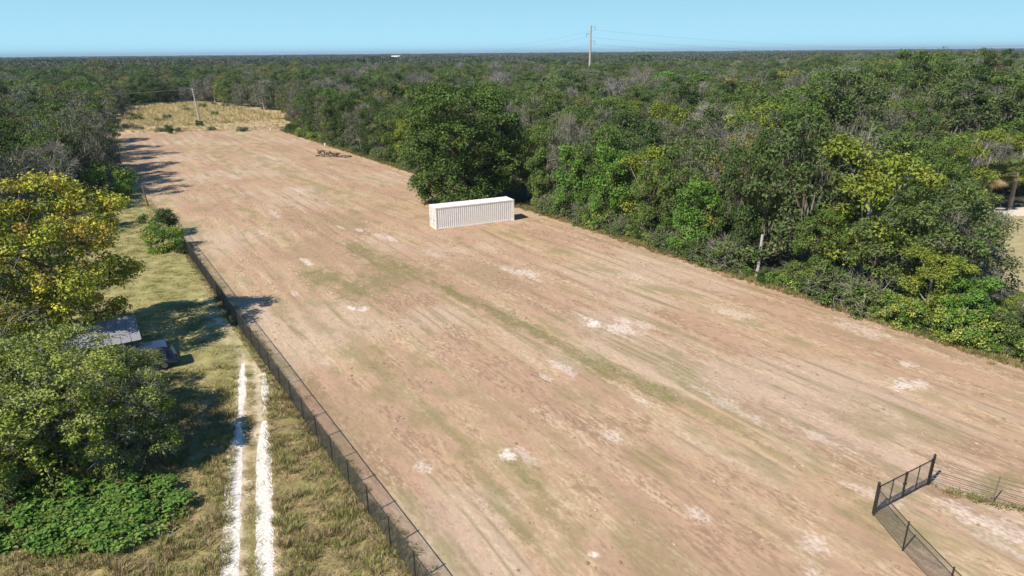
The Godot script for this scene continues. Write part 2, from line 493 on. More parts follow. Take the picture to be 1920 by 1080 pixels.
func chain_fence(called: String, label: String, line: Array, h: float, gap_post: float) -> Node3D:
	var o := thing(called, label, "fence", line[0])
	for k in line.size() - 1:
		var a: Vector3 = line[k] - line[0]
		var b: Vector3 = line[k + 1] - line[0]
		var l := a.distance_to(b)
		var n := maxi(1, roundi(l / gap_post))
		for q in n + (1 if k == line.size() - 2 else 0):
			var p := a.lerp(b, q / float(n))
			var m := MB.new()
			m.tube(p + Vector3(0, -0.3, 0), p + Vector3(0, h + 0.05, 0), 0.035, 0.035, 8, Color.WHITE, true)
			m.tube(p + Vector3(0, h + 0.05, 0), p + Vector3(0, h + 0.1, 0), 0.042, 0.02, 8, Color.WHITE, true)
			part("post", m.mesh(M.black_steel), o)
		var rl := MB.new()
		rl.tube(a + Vector3(0, h, 0), b + Vector3(0, h, 0), 0.024, 0.024, 6, Color.WHITE, true)
		part("top_rail", rl.mesh(M.rail_steel), o)
		var tw := MB.new()
		tw.tube(a + Vector3(0, 0.07, 0), b + Vector3(0, 0.07, 0), 0.008, 0.008, 4, Color.WHITE, true)
		part("tension_wire", tw.mesh(M.black_steel), o)
		var cm := part("chain_link", chain_mesh(a, b, h - 0.07, 0.058, 0.006).mesh(M.wire), o)
		cm.set_meta("kind", "stuff")
	return o

# ---------------------------------------------------------------- the scene
func _ready() -> void:
	# camera
	var cam := Camera3D.new()
	cam.name = "camera"
	add_child(cam)
	cam.fov = rad_to_deg(2.0 * atan(540.0 / 1250.0))
	cam.near = 0.5
	cam.far = 12000.0
	cam.position = Vector3(0, 21.1, 0)
	cam.rotation = Vector3(deg_to_rad(-19.5), 0, 0)
	cam.rotate_object_local(Vector3(0, 0, 1), deg_to_rad(-0.5))
	cam.current = true
	# sky and air
	var env := Environment.new()
	var sky := Sky.new()
	var sm := ProceduralSkyMaterial.new()
	sm.sky_top_color = Color(0.19, 0.35, 0.557)
	sm.sky_horizon_color = Color(0.625, 0.82, 0.9)
	sm.sky_curve = 0.2
	sm.ground_bottom_color = Color(0.25, 0.26, 0.2)
	sm.ground_horizon_color = Color(0.55, 0.65, 0.68)
	sm.sun_angle_max = 1.0
	sky.sky_material = sm
	env.background_mode = Environment.BG_SKY
	env.sky = sky
	env.background_energy_multiplier = 1.0
	env.tonemap_mode = Environment.TONE_MAPPER_LINEAR
	env.tonemap_exposure = 1.32
	env.sdfgi_enabled = true
	env.ssao_enabled = true
	env.ssil_enabled = true
	env.fog_enabled = true
	env.fog_density = 0.00009
	env.fog_light_color = Color(0.72, 0.84, 0.95)
	var we := WorldEnvironment.new()
	we.name = "environment"
	we.environment = env
	add_child(we)
	# sun: shadows fall across the lot, about 47 degrees high
	var sun := DirectionalLight3D.new()
	sun.name = "sun"
	add_child(sun)
	var el := deg_to_rad(46.0)
	var az := deg_to_rad(41.0)
	sun.look_at_from_position(Vector3.ZERO, Vector3(cos(az) * cos(el), -sin(el), -sin(az) * cos(el)))
	sun.light_energy = 1.55
	sun.light_color = Color(1.0, 0.95, 0.885)
	sun.light_angular_distance = 0.5
	sun.shadow_enabled = true

	for a in [[n_lane, 3, 0.12, 3], [n_mid, 7, 0.22, 4], [n_fine, 9, 1.1, 3], [n_wide, 21, 0.035, 3], [n_warp, 33, 0.06, 2]]:
		a[0].seed = a[1]; a[0].frequency = a[2]; a[0].fractal_octaves = a[3]
		a[0].noise_type = FastNoiseLite.TYPE_SIMPLEX_SMOOTH
	make_materials()
	make_ground()
	make_prototypes()
	make_named_trees()
	make_forest()
	make_fences()
	make_container()
	make_carport_and_car()
	make_power_lines()
	make_small_things()
	make_grass()

func make_materials() -> void:
	M.leaf = vcol(0.6, 0.6)
	M.bark = vcol(0.9)
	M.grass = vcol(0.8, 0.3)
	M.plain = vcol(0.85)
	M.black_steel = solid(lin(0.022, 0.021, 0.022), 0.5)
	M.wire = solid(lin(0.11, 0.105, 0.105), 0.5)
	M.rail_steel = solid(lin(0.05, 0.046, 0.045), 0.32)
	M.galv = solid(lin(0.3, 0.3, 0.3), 0.45, 0.5)
	M.concrete = noise_mat([lin(0.3, 0.29, 0.27), lin(0.4, 0.39, 0.37), lin(0.44, 0.43, 0.41), lin(0.5, 0.49, 0.46)], 0.02, 0.3)
	M.wood = noise_mat([lin(0.2, 0.17, 0.14), lin(0.3, 0.26, 0.22), lin(0.34, 0.3, 0.26), lin(0.4, 0.37, 0.33)], 0.03, 0.5)
	M.old_wood = noise_mat([lin(0.13, 0.09, 0.06), lin(0.18, 0.13, 0.09), lin(0.2, 0.15, 0.1), lin(0.26, 0.2, 0.14)], 0.03, 0.7)
	M.white_paint = noise_mat([lin(0.7, 0.68, 0.63), lin(0.81, 0.805, 0.78), lin(0.84, 0.835, 0.815), lin(0.86, 0.86, 0.84)], 0.012, 0.22, 0.5)
	M.sand = noise_mat([lin(0.46, 0.4, 0.32), lin(0.62, 0.57, 0.5), lin(0.7, 0.66, 0.59), lin(0.76, 0.73, 0.67)], 0.03, 0.35, 0.95, 6.0)
	M.track = noise_mat([lin(0.55, 0.5, 0.43), lin(0.7, 0.66, 0.6), lin(0.77, 0.74, 0.69), lin(0.82, 0.8, 0.75)], 0.03, 0.35, 0.95, 5.0)
	M.floor = noise_mat([lin(0.05, 0.05, 0.03), lin(0.085, 0.075, 0.048), lin(0.11, 0.11, 0.06), lin(0.17, 0.15, 0.09)], 0.02, 0.05, 0.95)

func make_ground() -> void:
	# the ground: one sheet to the horizon
	var b := MB.new()
	b.quad(Vector3(-9000, -0.16, 2000), Vector3(-9000, -0.16, -11000), Vector3(9000, -0.16, -11000), Vector3(9000, -0.16, 2000))
	struct_mesh("ground", b.mesh(M.floor))
	# the cleared lot
	var fm := StandardMaterial3D.new()
	fm.albedo_texture = field_texture()
	fm.roughness = 0.95
	fm.metallic_specular = 0.2
	fm.texture_repeat = false
	var nt := NoiseTexture2D.new()
	var nn := FastNoiseLite.new(); nn.seed = 4; nn.frequency = 0.03; nn.fractal_octaves = 5
	nt.width = 512; nt.height = 512; nt.seamless = true; nt.noise = nn; nt.as_normal_map = true; nt.bump_strength = 7.0
	var ss := steps(S0, 222.0, 0.3, 1.0045)
	var tt := PackedFloat32Array()
	for k in 176: tt.push_back(T0 + (T1 - T0) * k / 175.0)
	struct_mesh("cleared_field", sheet(ss, tt, height, func(s, t): return Vector2((t - T0) / (T1 - T0), v_of_s(s)), fm))
	# lawn left of the fence
	var lm := StandardMaterial3D.new()
	lm.vertex_color_use_as_albedo = true
	lm.roughness = 0.95
	lm.metallic_specular = 0.2
	var ls := steps(5.0, 135.0, 0.22, 1.004)
	var lt := PackedFloat32Array()
	for k in 150: lt.push_back(-22.0 + 30.25 * k / 149.0)
	struct_mesh("lawn", sheet(ls, lt, lawn_height,
		func(s, t): return Vector2(s, t), lm, lawn_color))
	# meadow of tall dry grass past the far end
	var ms := steps(196.0, 352.0, 1.5, 1.0)
	var mt := steps(4.0, 70.0, 1.2, 1.0)
	struct_mesh("dry_meadow", sheet(ms, mt, func(s, t): return -0.1 + 0.25 * n_mid.get_noise_2d(s * 0.3, t * 0.3) + clampf((s - 215.0) / 60.0, -0.12, 0.6),
		func(s, t): return Vector2(s, t), lm, func(s, t):
			var c := Color(0.52, 0.41, 0.26).lerp(Color(0.42, 0.34, 0.18), clampf(0.5 + n_mid.get_noise_2d(s * 0.5, t * 0.5), 0, 1))
			return c.lerp(Color(0.46, 0.36, 0.25), clampf(n_wide.get_noise_2d(s * 1.5, t * 1.5) * 2.0, 0, 0.6))))
	# neighbour's clearing at the right edge
	var yb := MB.new()
	var poly := [Vector2(62, -89.5), Vector2(46, -65), Vector2(47, -56), Vector2(100, -56), Vector2(100, -89.5)]
	var tri := Geometry2D.triangulate_polygon(PackedVector2Array(poly))
	for q in poly: yb.v.push_back(Vector3(q.x, -0.06, q.y)); yb.c.push_back(Color.WHITE)
	for q in range(0, tri.size(), 3): yb.i.append_array(PackedInt32Array([tri[q], tri[q + 1], tri[q + 2]]))
	struct_mesh("neighbour_lawn", yb.mesh(noise_mat([lin(0.27, 0.25, 0.11), lin(0.34, 0.3, 0.15), lin(0.39, 0.33, 0.18), lin(0.45, 0.38, 0.24)], 0.02, 0.08, 0.95)))
	var sb := MB.new()
	sb.quad(Vector3(62, -0.04, -91.5), Vector3(100, -0.04, -93), Vector3(100, -0.04, -87), Vector3(64, -0.04, -86.6))
	struct_mesh("sand_path", sb.mesh(M.sand))
	# two wheel tracks of white sand
	for line in [[[-11.3, -19.5], [-12.24, -22.9], [-13.9, -27.4], [-15.6, -32.2], [-16.7, -35.6]], [[-16.9, -36.4], [-17.77, -39.0], [-19.0, -42.2], [-19.5, -43.8]], [[-9.9, -19.5], [-10.74, -22.9], [-12.3, -27.4], [-14.0, -32.2], [-15.2, -35.8]], [[-15.5, -36.8], [-16.4, -39.3], [-17.5, -42.3]]]:
		rng.seed = int(absf(line[0][0]) * 100)
		var tb := MB.new()
		var prev := []
		for k in line.size() - 1:
			var p0 := Vector2(line[k][0], line[k][1])
			var p1 := Vector2(line[k + 1][0], line[k + 1][1])
			var n := int(p0.distance_to(p1) / 0.16)
			for q in n:
				var p := p0.lerp(p1, q / float(n))
				var sd := (p1 - p0).normalized().orthogonal()
				var ends := minf(1.0, 0.35 + 0.25 * minf(p.distance_to(Vector2(line[0][0], line[0][1])), p.distance_to(Vector2(line[-1][0], line[-1][1]))))
				var thin := clampf((p.y + 46.0) / 14.0, 0.62, 1.0)
				var wl := 0.4 * ends * thin + n_fine.get_noise_2d(p.x * 0.7, p.y * 0.7) * 0.1
				var wr := 0.4 * ends * thin + n_fine.get_noise_2d(p.x * 0.7 + 50, p.y * 0.7) * 0.1
				var now := []
				for e in 5:
					var c := p + sd * lerpf(maxf(0.05, wl), -maxf(0.05, wr), e / 4.0)
					var lc := lot(c.x, c.y)
					now.push_back(Vector3(c.x, lawn_height(lc.x, lc.y) + (0.004 if e == 0 or e == 4 else 0.014), c.y))
				if prev:
					for e in 4: tb.quad(prev[e], now[e], now[e + 1], prev[e + 1])
				prev = now
		struct_mesh("sand_track", tb.mesh(M.track))

func lawn_height(s: float, t: float) -> float:
	return 0.04 * n_mid.get_noise_2d(s * 1.5, t * 1.5) + 0.015 * n_fine.get_noise_2d(s * 0.6, t * 0.6) + 0.02

func lawn_color(s: float, t: float) -> Color:
	var b := n_mid.get_noise_2d(s * 1.6, t * 1.6)
	var d := n_fine.get_noise_2d(s * 0.9, t * 0.9)
	var e := n_wide.get_noise_2d(s * 2.5, t * 2.5)
	var c := Color(0.27, 0.235, 0.1).lerp(Color(0.31, 0.235, 0.125), clampf(0.5 + b * 1.3 + e, 0, 1))
	c = c.lerp(Color(0.19, 0.15, 0.075), clampf(-b * 1.2 - d - 0.1, 0, 0.8))
	if s > 40.0: c = c.lerp(Color(0.33, 0.32, 0.14), clampf((s - 40.0) / 12.0, 0, 0.75) * clampf(0.7 + b, 0, 1))
	# bare sand where the tracks turn along the fence
	c = c.lerp(Color(0.55, 0.48, 0.36), clampf(1.0 - absf(t - 7.6) / 0.9 + d * 0.8, 0, 1) * clampf(1.0 - absf(s - 57.0) / 9.0, 0, 1) * 0.9)
	c = c.lerp(Color(0.7, 0.65, 0.56), clampf(1.0 - Vector2(s - 52.5, (t - 2.2) * 1.3).length() / 1.2 + d, 0, 0.8))
	var off := minf(absf(t - trk(s, 0)), absf(t - trk(s, 1)))     # sand thrown out of the wheel tracks
	if s < 50.0: c = c.lerp(Color(0.5, 0.43, 0.32), clampf(1.15 - off / 0.42 + d * 1.1 + b * 0.5, 0, 0.85))
	c = c * (1.15 + d * 0.35)
	c.a = 1.0
	return c

func make_prototypes() -> void:
	var dark := [Color(0.048, 0.085, 0.026), Color(0.064, 0.108, 0.032), Color(0.084, 0.125, 0.042)]
	var mid := [Color(0.08, 0.138, 0.033), Color(0.105, 0.17, 0.042), Color(0.125, 0.172, 0.05)]
	var olive := [Color(0.1, 0.13, 0.056), Color(0.128, 0.15, 0.075), Color(0.084, 0.114, 0.045)]
	var lime := [Color(0.165, 0.215, 0.035), Color(0.225, 0.25, 0.045), Color(0.12, 0.18, 0.035)]
	var vivid := [Color(0.075, 0.16, 0.03), Color(0.1, 0.2, 0.038), Color(0.13, 0.22, 0.05)]
	var gold := [Color(0.24, 0.2, 0.055), Color(0.2, 0.185, 0.055), Color(0.16, 0.16, 0.05)]
	var grey := [Color(0.155, 0.155, 0.115), Color(0.135, 0.14, 0.1)]
	var yellow := [Color(0.52, 0.5, 0.07), Color(0.42, 0.43, 0.06), Color(0.32, 0.36, 0.055), Color(0.22, 0.24, 0.045), Color(0.15, 0.175, 0.04), Color(0.32, 0.22, 0.06), Color(0.12, 0.15, 0.035)]
	var bushy := [Color(0.235, 0.295, 0.058), Color(0.3, 0.345, 0.075), Color(0.18, 0.235, 0.055), Color(0.21, 0.245, 0.1)]
	var pale := Color(0.36, 0.34, 0.3)
	var specs := [
		{"seed": 101, "h": 12.0, "r": 4.8, "base": 1.6, "lobes": 12, "clumps": 150, "leaves": 81, "leaf": 0.27, "lo": -1.0, "pal": dark, "name": "oak_tree", "look": "dark green oak", "moss": 20},
		{"seed": 102, "h": 12.5, "r": 4.3, "base": 1.0, "lo": -1.0, "lobes": 11, "clumps": 140, "leaves": 66, "leaf": 0.30, "pal": dark + olive, "name": "oak_tree", "look": "dark olive oak", "moss": 50},
		{"seed": 103, "h": 11.5, "r": 3.9, "base": 1.2, "lobes": 11, "clumps": 140, "leaves": 81, "leaf": 0.25, "lo": -1.0, "pal": mid, "name": "leafy_tree", "look": "mid green leafy tree"},
		{"seed": 104, "h": 12.5, "r": 3.6, "base": 0.8, "lo": -1.0, "lobes": 12, "clumps": 140, "leaves": 60, "leaf": 0.28, "pal": mid + olive, "name": "leafy_tree", "look": "dull green leafy tree", "gaps": 0.12},
		{"seed": 105, "h": 12.0, "r": 4.4, "base": 1.0, "lo": -1.0, "lobes": 11, "clumps": 130, "leaves": 55, "leaf": 0.26, "pal": olive, "name": "mossy_tree", "look": "grey-green mossy tree", "moss": 140, "gaps": 0.15, "twigs": 300},
		{"seed": 106, "h": 12.5, "r": 4.0, "base": 1.2, "lo": -1.0, "lobes": 10, "clumps": 120, "leaves": 52, "leaf": 0.26, "pal": olive + grey, "name": "mossy_tree", "look": "greyish mossy tree", "moss": 170, "gaps": 0.2, "twigs": 500, "bark": pale},
		{"seed": 107, "h": 11.5, "r": 3.4, "base": 0.6, "lo": -1.0, "lobes": 10, "clumps": 120, "leaves": 78, "leaf": 0.25, "pal": lime, "name": "leafy_tree", "look": "yellow-green leafy tree", "gaps": 0.1, "bark": pale},
		{"seed": 108, "h": 9.0, "r": 3.4, "base": 0.5, "lobes": 11, "clumps": 130, "leaves": 78, "leaf": 0.27, "lo": -1.0, "pal": vivid, "name": "leafy_tree", "look": "bright green vine-hung tree"},
		{"seed": 109, "h": 12.0, "r": 3.6, "base": 3.0, "lobes": 12, "clumps": 110, "leaves": 30, "leaf": 0.25, "pal": grey, "name": "bare_tree", "look": "bare grey tree", "gaps": 0.75, "twigs": 620, "bark": Color(0.4, 0.38, 0.34), "tr": 0.3},
		{"seed": 110, "h": 11.5, "r": 3.8, "base": 2.5, "lobes": 12, "clumps": 90, "leaves": 29, "leaf": 0.25, "pal": grey + olive, "name": "bare_tree", "look": "leafless mossy grey tree", "gaps": 0.65, "twigs": 600, "moss": 170, "bark": Color(0.32, 0.3, 0.27), "twig": Color(0.23, 0.215, 0.19), "tr": 0.26},
		{"seed": 111, "h": 11.5, "r": 3.8, "base": 1.0, "lo": -1.0, "lobes": 10, "clumps": 110, "leaves": 58, "leaf": 0.27, "pal": gold + olive, "name": "leafy_tree", "look": "golden brown autumn tree", "gaps": 0.15, "twigs": 200},
		{"seed": 112, "h": 13.5, "r": 4.2, "base": 1.6, "lobes": 13, "clumps": 150, "leaves": 81, "leaf": 0.26, "lo": -1.0, "pal": dark + mid, "name": "oak_tree", "look": "green oak", "moss": 30},
	]
	for q in specs: P.push_back(make_tree(q))
	P.push_back(make_pine(120))                                                       # 12
	P.push_back(make_palm(121, 4.6))                                                  # 13
	# near trees with finer leaves
	P.push_back(make_tree({"seed": 130, "h": 8.5, "r": 4.6, "base": 0.7, "lobes": 18, "clumps": 300, "leaves": 115, "leaf": 0.165, "clump": 0.72, "lo": -0.95, "pal": bushy, "name": "leafy_tree", "look": "light green leafy tree", "gaps": 0.08, "twigs": 160, "tr": 0.16}))     # 14
	P.push_back(make_tree({"seed": 131, "h": 7.0, "r": 3.6, "base": 0.5, "lobes": 14, "clumps": 210, "leaves": 105, "leaf": 0.16, "clump": 0.66, "lo": -0.9, "pal": bushy + olive, "name": "leafy_tree", "look": "light green leafy tree", "gaps": 0.14, "twigs": 240, "tr": 0.14}))   # 15
	P.push_back(make_tree({"seed": 132, "h": 13.5, "r": 6.6, "base": 1.2, "lobes": 26, "clumps": 520, "leaves": 92, "leaf": 0.24, "clump": 0.85, "lobe": 0.78, "lo": -1.0, "pal": yellow, "name": "sycamore_tree", "look": "yellow autumn tree", "gaps": 0.1, "twigs": 150, "tr": 0.26}))   # 16
	P.push_back(make_tree({"seed": 133, "h": 17.5, "r": 8.4, "base": 0.6, "lobes": 40, "clumps": 760, "leaves": 74, "leaf": 0.32, "clump": 1.1, "lobe": 0.8, "lo": -1.1, "pal": [Color(0.058, 0.104, 0.027), Color(0.08, 0.135, 0.033), Color(0.105, 0.16, 0.042)], "name": "oak_tree", "look": "huge round oak", "tr": 0.42}))   # 17
	# shrubs
	P.push_back(make_tree({"seed": 140, "lo": -1.0, "h": 3.2, "r": 2.0, "base": 0.15, "lobes": 8, "clumps": 108, "leaves": 60, "leaf": 0.18, "clump": 0.55, "pal": dark, "name": "shrub", "look": "dark green shrub", "tr": 0.08, "cat": "shrub"}))            # 18
	P.push_back(make_tree({"seed": 141, "lo": -1.0, "h": 2.6, "r": 2.2, "base": 0.1, "lobes": 8, "clumps": 108, "leaves": 60, "leaf": 0.18, "clump": 0.55, "pal": bushy + vivid, "name": "shrub", "look": "light green shrub", "tr": 0.06, "cat": "shrub"}))    # 19
	P.push_back(make_tree({"seed": 142, "lo": -1.0, "h": 1.1, "r": 1.5, "base": 0.05, "lobes": 8, "clumps": 60, "leaves": 55, "leaf": 0.17, "clump": 0.38, "pal": vivid + [Color(0.12, 0.16, 0.04)], "name": "weed_patch", "look": "bright green weeds", "tr": 0.03, "cat": "weeds"}))   # 20
	P.push_back(make_tree({"seed": 143, "lo": -1.0, "h": 2.4, "r": 1.7, "base": 0.1, "lobes": 7, "clumps": 82, "leaves": 40, "leaf": 0.19, "clump": 0.55, "pal": olive + mid, "name": "shrub", "look": "olive green shrub", "tr": 0.05, "twigs": 90, "cat": "shrub"}))   # 21

var planted := []   # [x, z, radius] kept free of scattered trees
func keep(x: float, z: float, r: float) -> void:
	planted.push_back(Vector3(x, z, r))

func make_named_trees() -> void:
	rng.seed = 900
	var q := func(k, s, t, h, w, label, group := ""):
		var p := at(s, t)
		keep(p.x, p.z, w * 0.32)
		plant(k, p.x, p.z, h, w, label, group)
	# left of the fence, near
	q.call(16, 57.6, -3.4, 13.0, 12.8, "large yellow-leaved autumn tree standing above the grey carport roof")
	q.call(0, 55.0, -11.5, 12.0, 9.0, "dark green oak at the left picture edge beside the yellow tree")
	q.call(10, 48.5, -7.5, 8.5, 7.5, "golden brown tree in front of the yellow tree, left of the carport")
	q.call(14, 39.6, -3.7, 7.4, 9.2, "large light green leafy tree at the lower left, beside the sand tracks")
	q.call(14, 42.6, -7.6, 7.0, 8.0, "light green leafy tree at the left picture edge below the carport")
	q.call(15, 42.6, -1.0, 5.4, 5.0, "small light green tree just below the dark blue car")
	q.call(15, 37.4, -0.5, 5.4, 5.2, "small twiggy light green tree nearest the sand tracks")
	q.call(15, 38.6, -6.9, 6.2, 6.0, "light green leafy tree lowest in the left corner of the view")
	q.call(15, 46.8, -4.6, 4.9, 5.6, "light green tree between the carport and the big leafy tree")
	q.call(15, 46.4, 0.3, 3.5, 4.2, "small light green tree hiding the lower side of the dark blue car")
	for w in [[32.3, -0.1, 1.2, 3.2, "patch of bright green weeds nearest the sand tracks"], [32.0, -1.6, 1.1, 3.2, "patch of bright green weeds, second from the sand tracks"], [32.6, -3.2, 1.1, 3.2, "patch of bright green weeds, third from the sand tracks"], [34.4, -5.4, 1.2, 3.4, "patch of bright green weeds at the left picture edge"], [34.2, -0.3, 1.3, 2.8, "patch of bright green weeds under the small twiggy tree"], [34.4, -2.6, 1.4, 3.4, "patch of bright green weeds below the big light green tree"], [35.8, -4.4, 1.4, 3.4, "patch of bright green weeds left below the big light green tree"]]:
		q.call(20, w[0], w[1], w[2] * 0.62, w[3] * 1.15, w[4], "weeds below the light green trees")
	# along the left fence
	q.call(18, 90.9, 7.2, 3.3, 4.2, "round dark green shrub grown through the left fence")
	q.call(19, 83.5, 6.9, 2.7, 4.6, "light green shrub at the left fence, just below the dark round shrub")
	q.call(18, 80.6, 8.6, 1.3, 1.5, "low dark shrub leaning over the left fence top")
	q.call(19, 121.8, 3.8, 4.6, 7.5, "bright green bushy shrub at the left field edge below the tree shadow")
	q.call(18, 113.0, 2.2, 3.2, 5.0, "dark shrub under the bushy shrub at the left field edge")
	q.call(8, 112.0, -2.5, 11.0, 6.0, "pale bare forked tree standing behind the yellow tree")
	for a in [[4, 168.0, 3.6, 14.6, 12.0, "tall grey-green mossy tree at the left field edge, farthest of the row"], [11, 152.5, 2.4, 14.0, 11.0, "tall green oak at the left field edge above the longest shadow"], [5, 139.0, 1.2, 13.6, 10.5, "greyish mossy tree at the left field edge beside the tall green oak"], [2, 127.5, -3.0, 12.6, 9.0, "mid green tree at the left field edge behind the bushy shrub"], [4, 121.0, -12.5, 14.6, 11.5, "tall grey-green mossy tree above the top of the yellow tree"], [7, 101.0, -13.0, 11.0, 8.5, "bright green tree at the left picture edge above the yellow tree"], [0, 186.0, 3.2, 13.2, 11.0, "dark green oak at the left corner of the field's far end"]]:
		q.call(a[0], a[1], a[2], a[3], a[4], a[5])
	# behind the container
	q.call(17, 86.0, 47.4, 17.6, 17.6, "huge round dark green oak right behind the white container")
	# front row of the right-hand woods, each named by its place along the field edge
	var rowd := [
		[13.0, 55.4, 4.0, 5.0, 6], [17.6, 55.6, 3.6, 4.4, 1], [18.6, 58.4, 3.6, 4.2, 6], [20.8, 55.2, 5.4, 4.6, 7], [23.6, 55.2, 7.6, 5.4, 6], [24.6, 58.4, 11.4, 7.0, 3], [28.2, 55.4, 8.6, 5.6, 3], [31.0, 58.2, 14.6, 10.0, 6], [34.8, 61.0, 13.4, 8.6, 4], [33.4, 55.0, 7.4, 5.4, 2],
		[37.6, 57.4, 14.4, 10.2, 1], [42.4, 55.9, 12.0, 7.6, 0], [46.2, 58.2, 11.4, 6.6, 10], [48.0, 55.0, 8.4, 6.0, 7], [52.2, 57.4, 11.6, 6.8, 3], [54.6, 55.0, 9.2, 5.6, 2], [58.4, 57.0, 11.2, 6.8, 6], [61.6, 55.2, 10.4, 6.2, 7],
		[65.0, 56.4, 12.0, 7.4, 2], [69.0, 54.9, 9.8, 6.4, 7], [72.6, 56.8, 12.2, 7.0, 9], [76.0, 55.4, 11.4, 7.0, 2], [97.5, 55.0, 12.2, 7.2, 10], [103.0, 54.8, 10.8, 6.8, 2], [108.5, 54.9, 11.4, 6.8, 7], [114.0, 55.2, 12.2, 7.4, 3], [120.0, 55.0, 10.6, 6.6, 6],
		[126.5, 55.6, 12.4, 7.4, 2], [133.0, 55.0, 11.0, 7.0, 3], [139.5, 55.4, 12.6, 7.6, 0], [146.5, 55.2, 11.4, 7.4, 5], [153.5, 55.6, 13.0, 8.0, 0], [161.0, 55.2, 12.2, 7.4, 11], [168.5, 55.6, 13.0, 8.0, 5], [176.0, 55.2, 13.2, 7.6, 0], [184.0, 55.6, 13.6, 8.2, 11], [192.0, 55.6, 12.4, 7.4, 9], [200.0, 56.6, 12.6, 8.0, 4]]
	var ordn := ["first", "second", "third", "fourth", "fifth", "sixth", "seventh", "eighth", "ninth", "tenth", "eleventh", "twelfth", "thirteenth", "fourteenth", "fifteenth", "sixteenth", "seventeenth", "eighteenth", "nineteenth", "twentieth", "twenty-first", "twenty-second", "twenty-third", "twenty-fourth"]
	var near_row := rowd.filter(func(a): return a[0] < 88)
	var far_row := rowd.filter(func(a): return a[0] > 88)
	for k in near_row.size():
		var a: Array = near_row[near_row.size() - 1 - k]
		q.call(a[4], a[0], a[1], a[2] * (1.1 if a[0] > 27.0 else 1.0), a[3] * 0.92, "%s, %s in the wood's front row right of the white container" % [P[a[4]].look, ordn[k]], "front row of the woods right of the container")
	for k in far_row.size():
		var a: Array = far_row[k]
		q.call(a[4], a[0], a[1], a[2], a[3], "%s at the field's right edge, %s beyond the huge round oak" % [P[a[4]].look, ordn[k]], "front row of the woods beyond the round oak")
	# standouts in the woods
	for a in [[11, 40.4, -160.0, 17.4, 10.0, "tall green oak rising above the woods right of the power pylon"], [10, 55.1, -150.0, 14.6, 10.0, "golden crowned tree in the distant woods right of the tall oak"], [8, 32.4, -110.0, 14.0, 8.0, "pale leafless tree in the middle of the right woods"], [8, 100.5, -190.0, 13.0, 5.0, "whitish dead tree standing far off in the right woods"], [8, 54.7, -120.0, 11.2, 6.5, "pale dead treetop among the right woods below the golden tree"], [10, -192.0, -330.0, 20.0, 12.0, "tall yellowish tree on the skyline above the left woods"],
			[11, 86.3, -150.0, 22.6, 10.5, "tall round-topped oak on the right skyline, leftmost of the group"], [2, 105.4, -170.0, 21.8, 11.0, "tall mid green tree on the right skyline, second of the group"], [3, 108.4, -160.0, 21.6, 9.0, "tall dull green tree on the right skyline, third of the group"], [12, 104.2, -150.0, 21.0, 8.0, "tall pine on the right skyline, nearest the picture's right edge"]]:
		keep(a[1], a[2], a[4] * 0.3)
		plant(a[0], a[1], a[2], a[3], a[4], a[5])
	# palms round the neighbour's clearing
	for a in [[64.6, -89.2, 5.4, "fan palm leftmost of the three by the sand path"], [69.0, -90.5, 5.6, "fan palm in the middle of the three by the sand path"], [72.5, -89.8, 5.2, "fan palm rightmost of the three by the sand path"]]:
		keep(a[0], a[1], 2.5)
		plant(13, a[0], a[1], a[2] + 1.2, 4.6, a[3], "palms by the sand path")
	# low plants along the foot of the right woods
	var n := 0
	var s := 4.0
	while s < 200.0:
		var t := rng.randf_range(53.3, 55.0)
		if absf(s - 85.0) > 9.0:
			var k: int = [21, 19, 18, 21, 20][rng.randi() % 5]
			var p := at(s, t)
			var h := rng.randf_range(1.0, 2.9) if k != 20 else rng.randf_range(0.7, 1.2)
			plant(k, p.x, p.z, h, h * rng.randf_range(1.2, 1.8), "%s at the foot of the right woods, %s from the near end" % [P[k].look, ordinal(n + 1)], "undergrowth along the right woods")
			n += 1
		s += rng.randf_range(0.9, 1.7) * (1.0 if s < 90.0 else 1.9)

func ordinal(n: int) -> String:
	var low := ["zeroth", "first", "second", "third", "fourth", "fifth", "sixth", "seventh", "eighth", "ninth", "tenth", "eleventh", "twelfth", "thirteenth", "fourteenth", "fifteenth", "sixteenth", "seventeenth", "eighteenth", "nineteenth"]
	if n < 20: return low[n]
	var tens := ["", "", "twent", "thirt", "fort", "fift", "sixt", "sevent", "eight", "ninet"]
	return tens[n / 10] + "ieth" if n % 10 == 0 else tens[n / 10] + "y-" + low[n % 10]

func is_open(x: float, z: float, margin: float) -> bool:
	var l := lot(x, z)
	var s := l.x
	var t := l.y
	var s_end := 224.0 - (t - 9.0) * 0.45
	if s < s_end + margin * 0.5:
		var lb := -9.0
		if s > 66.0: lb = lerpf(-9.0, 6.4, clampf((s - 84.0) / 44.0, 0, 1))
		if t > lb - margin and t < 54.5 + margin: return true
	elif s < 352.0:
		var tl := lerpf(10.0, 24.0, clampf((s - 215.0) / 112.0, 0, 1))
		var trt := lerpf(54.0, 66.0, clampf((s - 200.0) / 59.0, 0, 1)) if s < 259.0 else lerpf(66.0, 50.0, (s - 259.0) / 93.0)
		var top := 326.0 + (t - 21.0) * 0.6
		if t > tl - margin and t < trt + margin and s < top: return true
	# neighbour's clearing
	if z > -92.0 - margin and z < -57.0 and x > remap(z, -88.0, -65.0, 64.0, 50.0) - margin: return true
	return false

